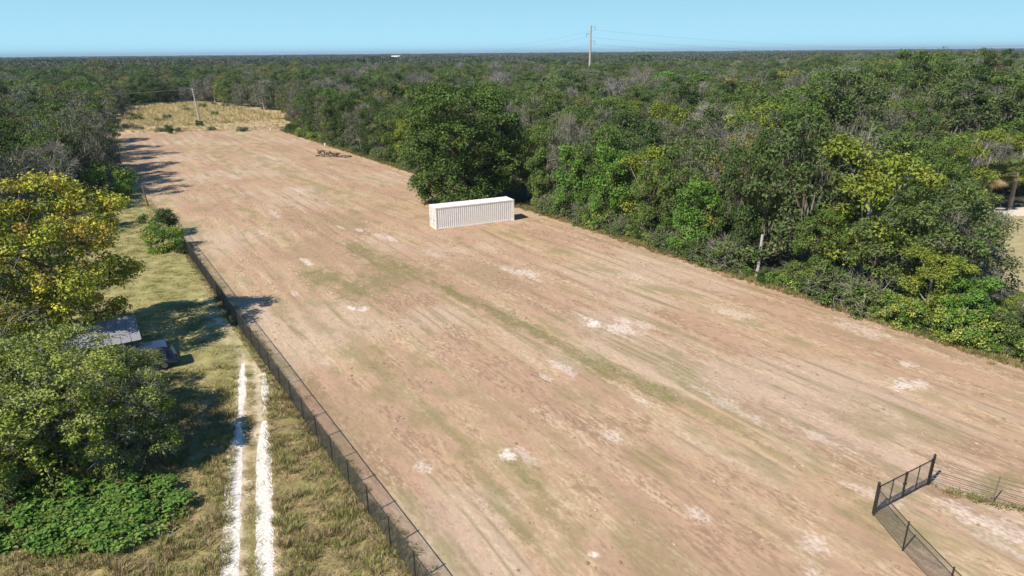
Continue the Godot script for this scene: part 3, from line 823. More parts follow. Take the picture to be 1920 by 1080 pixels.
func make_forest() -> void:
	rng.seed = 4242
	var bins := {}
	var far_x := []
	var far_c := []
	for k in 12: far_x.push_back([]); far_c.push_back([])
	var weights_r := [11, 0, 2, 7, 2, 3, 3, 1, 4, 11, 1, 6, 4, 10, 2, 3, 5, 0, 9, 3, 4, 11, 1, 8]
	var weights_l := [0, 1, 11, 1, 3, 4, 0, 4, 2, 3, 1, 5, 2, 10, 4, 11, 9, 3, 0, 1]
	var gx := -480.0
	while gx < 480.0:
		var gz := -24.0
		while gz > -620.0:
			var step := 7.2
			var x := gx + rng.randf_range(-3.0, 3.0)
			var z := gz + rng.randf_range(-3.0, 3.0)
			gz -= step
			if absf(x) > 0.80 * absf(z) + 14.0: continue
			if is_open(x, z, 1.0 if x > 30.0 and z > -95.0 else 2.2): continue
			var clear := true
			for q in planted:
				if absf(q.x - x) < q.z and absf(q.y - z) < q.z: clear = false; break
			if not clear: continue
			var l := lot(x, z)
			var left := l.y < 20.0 and l.x < 230.0
			var region := n_wide.get_noise_2d(x * 0.8, z * 0.8)
			var wts: Array = weights_l if (left or l.x > 230.0) else weights_r
			var pi: int = wts[clampi(int((rng.randf() * 0.72 + (region * 0.9 + 0.5) * 0.28) * wts.size()), 0, wts.size() - 1)]
			var r := Vector2(x, z).length()
			var h := rng.randf_range(8.6, 13.0) + pow(rng.randf(), 3.0) * 3.5
			if not left and r < 95.0: h = rng.randf_range(8.6, 12.6)
			# low growth in front of the neighbour's clearing
			var across := 960.0 + 1250.0 * x / (7.0 - 0.943 * z)
			if z > -70.0: h = minf(h, 2.8 if across > 1866.0 else 5.6 if across > 1815.0 else 9.0 if across > 1760.0 else h)
			elif across > 1860.0 and z > -92.0: h = minf(h, 4.0)
			if r > 240.0: h = rng.randf_range(8.0, 13.0) + pow(rng.randf(), 3.0) * 4.0
			if not left and x > 0.42 * -z and z < -110.0: h = rng.randf_range(11.5, 18.5)
			var w: float = 2.0 * P[pi].r * h / P[pi].h * rng.randf_range(0.88, 1.16)
			if r < 178.0 and absf(x) < 0.79 * absf(z) + 4.0:
				var px := 960.0 + 1250.0 * x / -z
				var sector := "left of the yellow tree" if px < 90.0 else "above the yellow tree" if px < 240.0 else "left of the round oak" if px < 760.0 else "behind the round oak" if px < 980.0 else "below the power pylon" if px < 1200.0 else "below the tall green oak" if px < 1390.0 else "below the golden tree" if px < 1600.0 else "below the skyline pines"
				var depth := "nearer" if r < 95.0 else "middle" if r < 125.0 else "farther" if r < 150.0 else "farthest"
				var key := "%s in the %s woods %s" % [P[pi].look, depth, sector]
				if not bins.has(key): bins[key] = []
				bins[key].push_back([px, pi, x, z, h, w])
			else:
				var sc := h / float(P[pi].h)
				far_x[pi].push_back(spin(Vector3(x, -0.15, z), Vector3(sc * rng.randf_range(0.95, 1.3), sc, sc * rng.randf_range(0.95, 1.3))))
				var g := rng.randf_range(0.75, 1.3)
				far_c[pi].push_back(Color(g * 1.12, g * 1.08, g * rng.randf_range(1.1, 1.35)))  # distance haze put into the tint: far crowns lighter and bluer than near ones
		gx += 7.2
	for key in bins:
		var lst: Array = bins[key]
		lst.sort_custom(func(p, q): return p[0] < q[0])
		for k in lst.size():
			var a: Array = lst[k]
			var which := "" if lst.size() == 1 else ", leftmost" if k == 0 else ", rightmost" if k == lst.size() - 1 else ", %s from left" % ordinal(k + 1)
			plant(a[1], a[2], a[3], a[4], a[5], key + which, "trees of the woods round the field")
	var wood := Node3D.new()
	wood.name = "distant_woods"
	add_child(wood)
	tag(wood, "wide mass of mixed trees stretching behind the near woods to the horizon", "woods", "", "stuff")
	for k in 12:
		if far_x[k].is_empty(): continue
		mm("treetops", P[k].crown, far_x[k], far_c[k], wood)
		if k in [5, 8, 9]: mm("branches", P[k].trunk, far_x[k], far_c[k], wood)
	# the last kilometres: coarser crowns
	var far_cr := []
	for k in 4:
		rng.seed = 700 + k
		var b := MB.new()
		for q in 420:
			var d := rv()
			d.y = absf(d.y)
			var p := Vector3(d.x * 6.0, 4.0 + d.y * 6.0 * rng.randf_range(0.6, 1.0), d.z * 6.0) + rv() * 1.2
			var nr := (d + rv() * 0.7).normalized()
			b.leaf(p, nr.cross(rv()).normalized(), nr, 2.0, 1.4, Color.WHITE * rng.randf_range(0.7, 1.3))
		b.tube(Vector3.ZERO, Vector3(0, 7, 0), 0.4, 0.2, 5, Color(0.9, 0.8, 0.7))
		far_cr.push_back(b.mesh(M.leaf))
	var fx := [[], [], [], []]
	var fc := [[], [], [], []]
	var pal := [Color(0.075, 0.1, 0.05), Color(0.1, 0.115, 0.07), Color(0.135, 0.135, 0.1), Color(0.085, 0.12, 0.055), Color(0.145, 0.14, 0.115), Color(0.115, 0.14, 0.07)]  # crown colours lightened and greyed, with painted-in distance haze
	rng.seed = 99
	var z := -600.0
	while z > -6500.0:
		var stp := 9.0 + (-z - 600.0) * 0.004
		var x := z * 0.82 - 20.0
		while x < -z * 0.82 + 20.0:
			var k := rng.randi() % 4
			var px := x + rng.randf_range(-0.5, 0.5) * stp
			var pz := z + rng.randf_range(-0.5, 0.5) * stp
			var tone := n_wide.get_noise_2d(px * 0.15, pz * 0.06)
			var sc := stp / 9.5
			var hh := rng.randf_range(0.8, 1.25) * (1.0 + maxf(0.0, n_wide.get_noise_2d(px * 0.25, pz * 0.02)) * 0.55)
			fx[k].push_back(spin(Vector3(px, -0.15, pz), Vector3(sc, hh, sc)))
			fc[k].push_back(pal[clampi(int((tone * 0.9 + 0.5 + rng.randf_range(-0.3, 0.3)) * 6.0), 0, 5)] * rng.randf_range(0.85, 1.15))
			x += stp
		z -= stp
	for k in 4: mm("far_treetops", far_cr[k], fx[k], fc[k], wood)

func make_fences() -> void:
	chain_fence("chain_link_fence", "long black chain-link fence between the white sand tracks and the cleared field", [at(8.0, 8.75), at(100.0, 8.75)], 1.5, 2.65)
	var ga := Vector3(17.3, 0, -26.6)
	var gb := Vector3(21.3, 0, -28.86)
	chain_fence("chain_link_fence", "short black chain-link fence running from the gate to the lower right corner", [ga + Vector3(-0.08, 0, 0.16), Vector3(17.3, 0, -24.05), Vector3(17.55, 0, -21.3), Vector3(17.9, 0, -18.6)], 1.5, 2.6)
	# double gate
	var g := thing("double_gate", "black double swing gate closed across the driveway at the lower right", "gate", ga)
	var d := gb - ga
	var dn := d.normalized()
	for p in [Vector3.ZERO, d]:
		var m := MB.new()
		m.tube(p + Vector3(0, -0.3, 0), p + Vector3(0, 1.72, 0), 0.065, 0.065, 10, Color.WHITE, true)
		m.tube(p + Vector3(0, 1.72, 0), p + Vector3(0, 1.8, 0), 0.075, 0.03, 10, Color.WHITE, true)
		part("gate_post", m.mesh(M.black_steel), g)
	for k in 2:
		var a := dn * (0.14 if k == 0 else d.length() * 0.5 + 0.03)
		var b := dn * (d.length() * 0.5 - 0.03 if k == 0 else d.length() - 0.14)
		var leaf := Node3D.new()
		leaf.name = "gate_leaf"
		g.add_child(leaf, true)
		for h in [0.12, 1.5]:
			var m := MB.new()
			m.tube(a + Vector3(0, h, 0), b + Vector3(0, h, 0), 0.026, 0.026, 7, Color.WHITE, true)
			part("frame_rail", m.mesh(M.black_steel), leaf)
		for f in [0.0, 0.5, 1.0]:
			var m := MB.new()
			var p := a.lerp(b, f)
			m.tube(p + Vector3(0, 0.06, 0), p + Vector3(0, 1.54, 0), 0.026 if f == 0.5 else 0.04, 0.026 if f == 0.5 else 0.04, 7, Color.WHITE, true)
			part("frame_stile", m.mesh(M.black_steel), leaf)
		part("chain_link", chain_mesh(a, b, 1.42, 0.055, 0.0045).mesh(M.wire), leaf).set_meta("kind", "stuff")
	var lb := MB.new()
	lb.box(d * 0.5 + Vector3(0, 0.85, 0), dn * 0.09, Vector3(0, 0.06, 0), dn.cross(Vector3.UP) * 0.05)
	part("latch", lb.mesh(M.black_steel), g)
	# wire fence from the gate to the right
	var wf := thing("wire_fence", "thin wire fence with a steel post right of the gate", "fence", gb)
	var pp := [dn * 0.12, Vector3(23.5, 0, -27.3) - gb, Vector3(26.0, 0, -25.6) - gb]
	for k in [1, 2]:
		var m := MB.new()
		m.tube(pp[k] + Vector3(0, -0.3, 0), pp[k] + Vector3(0.05, 1.55, 0), 0.035, 0.03, 6, Color.WHITE, true)
		part("steel_post", m.mesh(M.old_wood), wf)
	var br := MB.new()
	br.tube(pp[1] + Vector3(-0.45, -0.1, -0.2), pp[1] + Vector3(-0.02, 0.62, 0), 0.025, 0.02, 5, Color.WHITE, true)
	part("brace", br.mesh(M.old_wood), wf)
	for h in [0.15, 0.35, 0.55, 0.78, 1.02, 1.25, 1.48]:
		for k in 2:
			var m := MB.new()
			m.tube(pp[k] + Vector3(0, h, 0), pp[k + 1] + Vector3(0, h - 0.02, 0), 0.015, 0.015, 4, Color.WHITE)
			part("strand", m.mesh(M.rail_steel), wf)
	# old posts at the right field edge
	for a in [[29.3, -52.0, 1.9, "pale fence post at the foot of the right woods, nearest the camera", 0.07], [24.0, -61.9, 4.4, "whitish snag trunk at the foot of the dark olive oak", 0.17], [26.6, -56.6, 1.6, "thin pale fence post between the snag trunk and the nearest post", 0.06]]:
		var o := thing("fence_post" if a[4] < 0.1 else "tree_snag", a[3], "post" if a[4] < 0.1 else "snag", Vector3(a[0], 0, a[1]))
		var m := MB.new()
		var tip := Vector3(0.06, a[2], 0.03)
		m.tube(Vector3(0, -0.3, 0), tip * 0.5, a[4], a[4] * 0.92, 8, Color.WHITE, true)
		m.tube(tip * 0.5, tip, a[4] * 0.92, a[4] * 0.75, 8, Color.WHITE, true)
		part("shaft", m.mesh(M.concrete), o)

func make_container() -> void:
	var pos := Vector3(-4.56, 0.0, -84.1)
	var u := Vector3(0.905, 0, -0.425).normalized()
	var L := 10.9
	var W := 2.44
	var H := 2.8
	var o := thing("shipping_container", "long white corrugated shipping container standing below the huge round oak", "container", pos, atan2(-u.z, u.x))
	# own axes: x along, z toward the camera; front long side at z = 0
	var x0 := -L * 0.5
	var x1 := L * 0.5
	for z in [0.0, -W]:
		for x in [x0 + 0.08, x1 - 0.08]:
			var m := MB.new()
			m.box(Vector3(x, H * 0.5, z + (-0.08 if z == 0.0 else 0.08)), Vector3(0.08, 0, 0), Vector3(0, H * 0.5 - 0.01, 0), Vector3(0, 0, 0.08))
			part("corner_post", m.mesh(M.white_paint), o)
			for y in [0.06, H - 0.06]:
				var c := MB.new()
				c.box(Vector3(x, y, z + (-0.08 if z == 0.0 else 0.08)), Vector3(0.095, 0, 0), Vector3(0, 0.075, 0), Vector3(0, 0, 0.095))
				part("corner_casting", c.mesh(M.white_paint), o)
		for y in [0.08, H - 0.07]:
			var r := MB.new()
			r.box(Vector3(0, y, z + (-0.05 if z == 0.0 else 0.05)), Vector3(L * 0.5 - 0.18, 0, 0), Vector3(0, 0.065, 0), Vector3(0, 0, 0.045))
			part("side_rail", r.mesh(M.white_paint), o)
		var p := MB.new()
		var x := x0 + 0.16
		var face: float = z + (-0.03 if z == 0.0 else 0.03)
		var deep: float = z + (-0.052 if z == 0.0 else 0.052)
		while x < x1 - 0.3:
			var xs := [x, x + 0.075, x + 0.145, x + 0.215, x + 0.28]
			var zs := [face, face, deep, deep, face]
			for k in 4:
				p.quad(Vector3(xs[k], 0.14, zs[k]), Vector3(xs[k], H - 0.13, zs[k]), Vector3(xs[k + 1], H - 0.13, zs[k + 1]), Vector3(xs[k + 1], 0.14, zs[k + 1]))
			x += 0.28
		part("side_panel", p.mesh(M.white_paint), o)
	for x in [x0, x1]:
		var sg := signf(x)
		for y in [0.08, H - 0.07]:
			var r := MB.new()
			r.box(Vector3(x - sg * 0.05, y, -W * 0.5), Vector3(0.045, 0, 0), Vector3(0, 0.065, 0), Vector3(0, 0, W * 0.5 - 0.18))
			part("end_rail", r.mesh(M.white_paint), o)
	# doors on the left end
	for k in 2:
		var zc := -W * 0.5 + (0.53 if k == 0 else -0.53)
		var dd := Node3D.new()
		dd.name = "door"
		o.add_child(dd, true)
		var m := MB.new()
		m.box(Vector3(x0 + 0.06, H * 0.5, zc), Vector3(0.025, 0, 0), Vector3(0, H * 0.5 - 0.16, 0), Vector3(0, 0, 0.515))
		for y in [0.55, 1.05, 1.55, 2.05]:
			m.box(Vector3(x0 + 0.03, y + 0.12, zc), Vector3(0.012, 0, 0), Vector3(0, 0.14, 0), Vector3(0, 0, 0.44))
		part("door_panel", m.mesh(M.white_paint), dd)
		for q in [-0.25, 0.25]:
			var b := MB.new()
			b.tube(Vector3(x0 - 0.015, 0.12, zc + q), Vector3(x0 - 0.015, H - 0.12, zc + q), 0.02, 0.02, 6, Color.WHITE, true)
			part("locking_bar", b.mesh(M.galv), dd)
			var hd := MB.new()
			hd.box(Vector3(x0 - 0.045, 1.1, zc + q * 0.55), Vector3(0.01, 0, 0), Vector3(0, 0.02, 0), Vector3(0, 0, 0.16))
			part("handle", hd.mesh(M.galv), dd)
	var e := MB.new()
	var z := -W + 0.16
	while z < -0.3:
		var zs := [z, z + 0.075, z + 0.145, z + 0.215, z + 0.28]
		var xs := [x1 - 0.03, x1 - 0.03, x1 - 0.075, x1 - 0.075, x1 - 0.03]
		for k in 4:
			e.quad(Vector3(xs[k], 0.14, zs[k]), Vector3(xs[k], H - 0.13, zs[k]), Vector3(xs[k + 1], H - 0.13, zs[k + 1]), Vector3(xs[k + 1], 0.14, zs[k + 1]))
		z += 0.28
	part("end_panel", e.mesh(M.white_paint), o)
	var rf := MB.new()
	var x := x0 + 0.1
	while x < x1 - 0.12:
		rf.quad(Vector3(x, H - 0.015, -W + 0.05), Vector3(x + 0.11, H - 0.015, -W + 0.05), Vector3(x + 0.11, H - 0.015, -0.05), Vector3(x, H - 0.015, -0.05))
		rf.quad(Vector3(x + 0.11, H - 0.015, -W + 0.05), Vector3(x + 0.15, H - 0.035, -W + 0.05), Vector3(x + 0.15, H - 0.035, -0.05), Vector3(x + 0.11, H - 0.015, -0.05))
		rf.quad(Vector3(x + 0.15, H - 0.035, -W + 0.05), Vector3(x + 0.19, H - 0.015, -W + 0.05), Vector3(x + 0.19, H - 0.015, -0.05), Vector3(x + 0.15, H - 0.035, -0.05))
		x += 0.19
	part("roof", rf.mesh(M.white_paint), o)

func make_carport_and_car() -> void:
	var o := thing("carport", "open carport with a grey metal roof under the yellow tree", "carport", at(52.2, -1.8), 0.0)
	var ctr := at(52.2, -1.8)
	var m := MB.new()
	# ribbed roof sheet sloping toward the camera
	var t := -4.6
	while t < 1.2:
		for k in 2:
			var a := t
			var b := t + 0.56
			var y := 0.0
			if k == 1: a = t + 0.56; b = t + 0.62; y = 0.03
			m.quad(at(50.2, a, 2.3 + y) - ctr, at(54.4, a, 2.75 + y) - ctr, at(54.4, b, 2.75 + y) - ctr, at(50.2, b, 2.3 + y) - ctr)
			if k == 1:
				m.quad(at(50.2, a, 2.3) - ctr, at(54.4, a, 2.75) - ctr, at(54.4, a, 2.785) - ctr, at(50.2, a, 2.335) - ctr)
				m.quad(at(50.2, b, 2.3) - ctr, at(54.4, b, 2.75) - ctr, at(54.4, b, 2.785) - ctr, at(50.2, b, 2.335) - ctr)
		t += 0.62
	part("roof", m.mesh(noise_mat([lin(0.2, 0.21, 0.23), lin(0.27, 0.28, 0.31), lin(0.3, 0.31, 0.34), lin(0.38, 0.39, 0.41)], 0.03, 0.4, 0.45)), o)
	for p in [[50.4, -4.4], [50.4, -1.4], [50.4, 1.1], [54.2, -4.4], [54.2, -1.4], [54.2, 1.1]]:
		var b := MB.new()
		var q := at(p[0], p[1]) - ctr
		var top: float = 2.26 + (p[0] - 50.2) * 0.107
		b.box(q + Vector3(0, top * 0.5 - 0.1, 0), Vector3(0.05, 0, 0), Vector3(0, top * 0.5 + 0.1, 0), Vector3(0, 0, 0.05))
		part("post", b.mesh(M.old_wood), o)
	for s in [50.3, 54.3]:
		var b := MB.new()
		var top: float = 2.2 + (s - 50.2) * 0.107
		b.box(at(s, -1.65, top) - ctr, at(0, 2.9), Vector3(0, 0.055, 0), at(0.03, 0))
		part("eave_beam", b.mesh(M.old_wood), o)
	# a fallen branch on the roof
	var bo := thing("fallen_branch", "dry forked branch lying on the grey carport roof", "branch", at(51.6, -0.2, 2.52))
	var bb := MB.new()
	for q in [[Vector3(0, 0, 0), Vector3(1.0, 0.12, -0.5)], [Vector3(0, 0, 0), Vector3(0.9, 0.05, 0.35)], [Vector3(0.5, 0.05, -0.25), Vector3(1.0, 0.1, 0.0)]]:
		bb.tube(q[0], q[1], 0.035, 0.02, 5, Color(0.3, 0.28, 0.25))
	part("wood", bb.mesh(M.plain), bo)
	# car: own axes, x forward, parked nose to the left
	var c := thing("parked_car", "dark blue car parked beside the grey carport, tail to the sand tracks", "car", at(50.2, 1.3, 0.03), atan2(-at(0, -1).z, at(0, -1).x))
	var paint := solid(lin(0.012, 0.022, 0.075), 0.25); paint.clearcoat_enabled = true; paint.clearcoat = 0.8
	var glass := solid(lin(0.015, 0.017, 0.02), 0.08)
	var rubber := solid(lin(0.02, 0.02, 0.02), 0.9)
	var side := [[-2.2, 0.35], [-2.25, 0.7], [-2.2, 1.0], [-2.05, 1.08], [-1.75, 1.62], [-1.4, 1.7], [0.2, 1.68], [0.55, 1.6], [1.1, 1.08], [2.05, 0.95], [2.2, 0.75], [2.2, 0.35]]
	var bd := MB.new()
	var n := side.size()
	var rows := [[0.72, 0.0], [0.88, 0.06]]
	for k in n:
		var a: Array = side[k]
		var b: Array = side[(k + 1) % n]
		var wa: float = 0.9 - maxf(0.0, a[1] - 1.05) * 0.28
		var wb: float = 0.9 - maxf(0.0, b[1] - 1.05) * 0.28
		bd.quad(Vector3(a[0], a[1], -wa), Vector3(b[0], b[1], -wb), Vector3(b[0], b[1], wb), Vector3(a[0], a[1], wa))
	for sg in [-1.0, 1.0]:
		for k in range(1, n - 1):
			var tri := [side[0], side[k], side[k + 1]]
			var k0 := bd.v.size()
			for p in tri:
				bd.v.push_back(Vector3(p[0], p[1], sg * (0.9 - maxf(0.0, p[1] - 1.05) * 0.28)))
				bd.c.push_back(Color.WHITE)
			bd.i.append_array(PackedInt32Array([k0, k0 + 1, k0 + 2] if sg > 0 else [k0, k0 + 2, k0 + 1]))
	part("body", bd.mesh(paint), c)
	var win := MB.new()
	win.quad(Vector3(-2.06, 1.12, -0.76), Vector3(-1.83, 1.55, -0.66), Vector3(-1.83, 1.55, 0.66), Vector3(-2.06, 1.12, 0.76))
	part("rear_window", win.mesh(glass), c)
	var ws := MB.new()
	ws.quad(Vector3(1.1, 1.12, -0.76), Vector3(0.62, 1.58, -0.66), Vector3(0.62, 1.58, 0.66), Vector3(1.1, 1.12, 0.76))
	part("windscreen", ws.mesh(glass), c)
	for sg in [-1.0, 1.0]:
		for q in [[-1.6, -0.6], [-0.5, 0.45]]:
			var sw := MB.new()
			sw.quad(Vector3(q[0], 1.1, sg * 0.9), Vector3(q[0] + 0.08, 1.55, sg * 0.775), Vector3(q[1] - 0.05, 1.55, sg * 0.775), Vector3(q[1], 1.1, sg * 0.9))
			part("side_window", sw.mesh(glass), c)
		var tl := MB.new()
		tl.box(Vector3(-2.2, 0.92, sg * 0.76), Vector3(0.05, 0, 0), Vector3(0, 0.1, 0), Vector3(0, 0, 0.1))
		part("tail_light", tl.mesh(solid(lin(0.3, 0.01, 0.01), 0.2)), c)
		for x in [-1.35, 1.35]:
			var w := MB.new()
			w.tube(Vector3(x, 0.33, sg * 0.72), Vector3(x, 0.33, sg * 0.93), 0.33, 0.33, 16, Color.WHITE, true)
			var wheel := part("wheel", w.mesh(rubber), c)
			var rim := MB.new()
			rim.tube(Vector3(x, 0.33, sg * 0.92), Vector3(x, 0.33, sg * 0.945), 0.2, 0.18, 12, Color.WHITE, true)
			part("rim", rim.mesh(M.galv), wheel)
	var bp := MB.new()
	bp.box(Vector3(-2.27, 0.5, 0), Vector3(0.05, 0, 0), Vector3(0, 0.1, 0), Vector3(0, 0, 0.84))
	part("rear_bumper", bp.mesh(paint), c)
	var pl := MB.new()
	pl.box(Vector3(-2.27, 0.8, 0), Vector3(0.012, 0, 0), Vector3(0, 0.07, 0), Vector3(0, 0, 0.16))
	part("number_plate", pl.mesh(M.white_paint), c)

func wire_run(o: Node3D, a: Vector3, b: Vector3, sag: float, r: float) -> void:
	var m := MB.new()
	var prev := a
	for k in range(1, 13):
		var f := k / 12.0
		var p := a.lerp(b, f) - Vector3(0, sag * 4.0 * f * (1.0 - f), 0)
		m.tube(prev, p, r, r, 4, Color.WHITE)
		prev = p
	part("cable", m.mesh(M.wire), o)

func make_power_lines() -> void:
	# wooden pole in the meadow
	var base := Vector3(-97.2, -0.3, -214.5)
	var o := thing("utility_pole", "grey wooden utility pole leaning in the dry meadow past the field", "utility pole", base)
	var m := MB.new()
	var tip := Vector3(-0.8, 11.8, 0)
	for k in 4: m.tube(tip * (k / 4.0), tip * ((k + 1) / 4.0), 0.3 - k * 0.03, 0.27 - k * 0.03, 9, Color.WHITE, true)
	part("pole", m.mesh(M.concrete), o)
	var ca := MB.new()
	ca.box(tip + Vector3(0.04, -0.5, 0), Vector3(0.95, 0, 0.5), Vector3(0, 0.07, 0), Vector3(-0.04, 0, 0.07))
	part("crossarm", ca.mesh(M.wood), o)
	for q in [-0.85, 0.0, 0.85]:
		var i := MB.new()
		var p := tip + Vector3(0.04 + 0.95 * q, -0.43, 0.5 * q)
		i.tube(p, p + Vector3(0, 0.18, 0), 0.05, 0.07, 7, Color.WHITE, true)
		part("insulator", i.mesh(M.galv), o)
		wire_run(o, p + Vector3(0, 0.18, 0), p + Vector3(-110, 1.0, 36), 2.2, 0.022)
	# tall transmission pole beyond the woods
	for a in [[51.1, -450.0, 36.5, "tall concrete power pylon rising above the woods against the sky", Vector3(-125, 8.5, -850)]]:
		var p := thing("power_pylon", a[3], "pylon", Vector3(a[0], -0.15, a[1]))
		var pm := MB.new()
		for k in 5: pm.tube(Vector3(0, a[2] * k / 5.0, 0), Vector3(0, a[2] * (k + 1) / 5.0, 0), 0.95 - k * 0.1, 0.85 - k * 0.1, 8, Color.WHITE, true)
		part("mast", pm.mesh(M.concrete), p)
		for k in 3:
			var y: float = a[2] - 1.0 - k * 4.2
			var sg := 1.0 if k != 1 else -1.0
			var am := MB.new()
			am.tube(Vector3(0, y, 0), Vector3(sg * 2.6, y + 0.5, 0.3), 0.2, 0.12, 6, Color.WHITE, true)
			part("crossarm", am.mesh(M.galv), p)
			var ins := MB.new()
			ins.tube(Vector3(sg * 2.6, y + 0.5, 0.3), Vector3(sg * 2.6, y - 1.6, 0.3), 0.16, 0.16, 6, Color.WHITE, true)
			part("insulator", ins.mesh(M.galv), p)
			if a[1] > -1000.0:
				wire_run(p, Vector3(sg * 2.6, y - 1.6, 0.3), a[4] + Vector3(sg * 2.6, y - 1.6, 0.3), 9.0, 0.03)
				wire_run(p, Vector3(sg * 2.6, y - 1.6, 0.3), Vector3(420, -4 + y * 0.9, -70), 9.0, 0.03)
	# white-roofed building on the horizon
	var b := thing("far_building", "tiny white building among the trees on the horizon", "building", Vector3(-258.5, -0.15, -1600.0))
	var wm := MB.new()
	wm.box(Vector3(0, 6.5, 0), Vector3(9, 0, 0), Vector3(0, 6.5, 0), Vector3(0, 0, 7))
	part("wall", wm.mesh(M.white_paint), b)
	var rm := MB.new()
	for sg in [-1.0, 1.0]:
		rm.quad(Vector3(-10, 12.8, sg * 8), Vector3(-10, 15.5, 0), Vector3(10, 15.5, 0), Vector3(10, 12.8, sg * 8))
	part("roof", rm.mesh(M.white_paint), b)

func make_small_things() -> void:
	rng.seed = 51
	# white markers at the field's far right corner
	for a in [[-44.07, -160.6, "white bucket-topped marker stake at the right field edge near the brush pile"], [-68.57, -194.8, "small white marker stake at the field's far end"]]:
		var o := thing("marker_stake", a[2], "marker", Vector3(a[0], 0, a[1]))
		var m := MB.new()
		m.tube(Vector3(0, -0.2, 0), Vector3(0, 0.7, 0), 0.06, 0.06, 6, Color.WHITE, true)
		part("stake", m.mesh(M.wood), o)
		var h := MB.new()
		h.tube(Vector3(0, 0.5, 0), Vector3(0, 1.05, 0), 0.2, 0.24, 10, Color.WHITE, true)
		part("bucket", h.mesh(M.white_paint), o)
	# brush pile: dark logs and dirt
	var pile := thing("brush_pile", "low dark pile of logs and brush lying near the field's far right edge", "brush pile", Vector3(-38.5, 0, -146.0))
	for k in 44:
		var f := rng.randf()
		var p := Vector3(lerpf(-3.8, 4.0, f), rng.randf_range(0.05, 1.35) * (1.0 - f * 0.72), lerpf(-1.2, 1.2, f) + rng.randfn() * 0.4)
		var d := Vector3(rng.randfn() + 0.8, rng.randf_range(-0.15, 0.25), rng.randfn() * 0.6).normalized() * rng.randf_range(0.5, 1.4)
		var m := MB.new()
		m.tube(p - d * 0.5, p + d * 0.5, rng.randf_range(0.1, 0.28), rng.randf_range(0.06, 0.16), 7, Color.WHITE, true)
		part("log", m.mesh(M.old_wood), pile)
	# leaning brown post at the left field edge, stump at the pole's foot, dark bushes at the field's end
	var lp := thing("leaning_post", "leaning rusty brown post at the left field edge above the dark round shrub", "post", Vector3(-53.6, 0, -97.0))
	var lm := MB.new()
	lm.tube(Vector3(0, -0.2, 0), Vector3(-0.25, 2.9, 0.1), 0.13, 0.1, 8, Color.WHITE, true)
	part("shaft", lm.mesh(M.old_wood), lp)
	plant(18, -97.3, -194.4, 2.4, 2.2, "small dark bush standing alone at the field's far end")
	plant(18, -96.6, -212.6, 1.9, 2.6, "low dark bush at the foot of the wooden utility pole")
	for k in 11:
		var p := at(rng.randf_range(240.0, 318.0), rng.randf_range(20.0, 58.0))
		plant([21, 19, 21, 18][k % 4], p.x, p.z, rng.randf_range(1.2, 2.6), rng.randf_range(2.0, 4.0), "%s scattered in the dry meadow, %s of its scrub" % [P[[21, 19, 21, 18][k % 4]].look, ordinal(k + 1)], "scrub in the dry meadow")
	for k in 5:
		var p := at(lerpf(226.0, 209.0, k / 4.0) + rng.randf_range(-1, 6), lerpf(14.0, 47.0, k / 4.0) + rng.randf_range(-5, 5))
		plant(21, p.x, p.z, rng.randf_range(0.5, 1.3), rng.randf_range(1.6, 4.6), "low olive bush between field end and meadow, %s from left" % ordinal(k + 1), "low bushes at the field's far end")

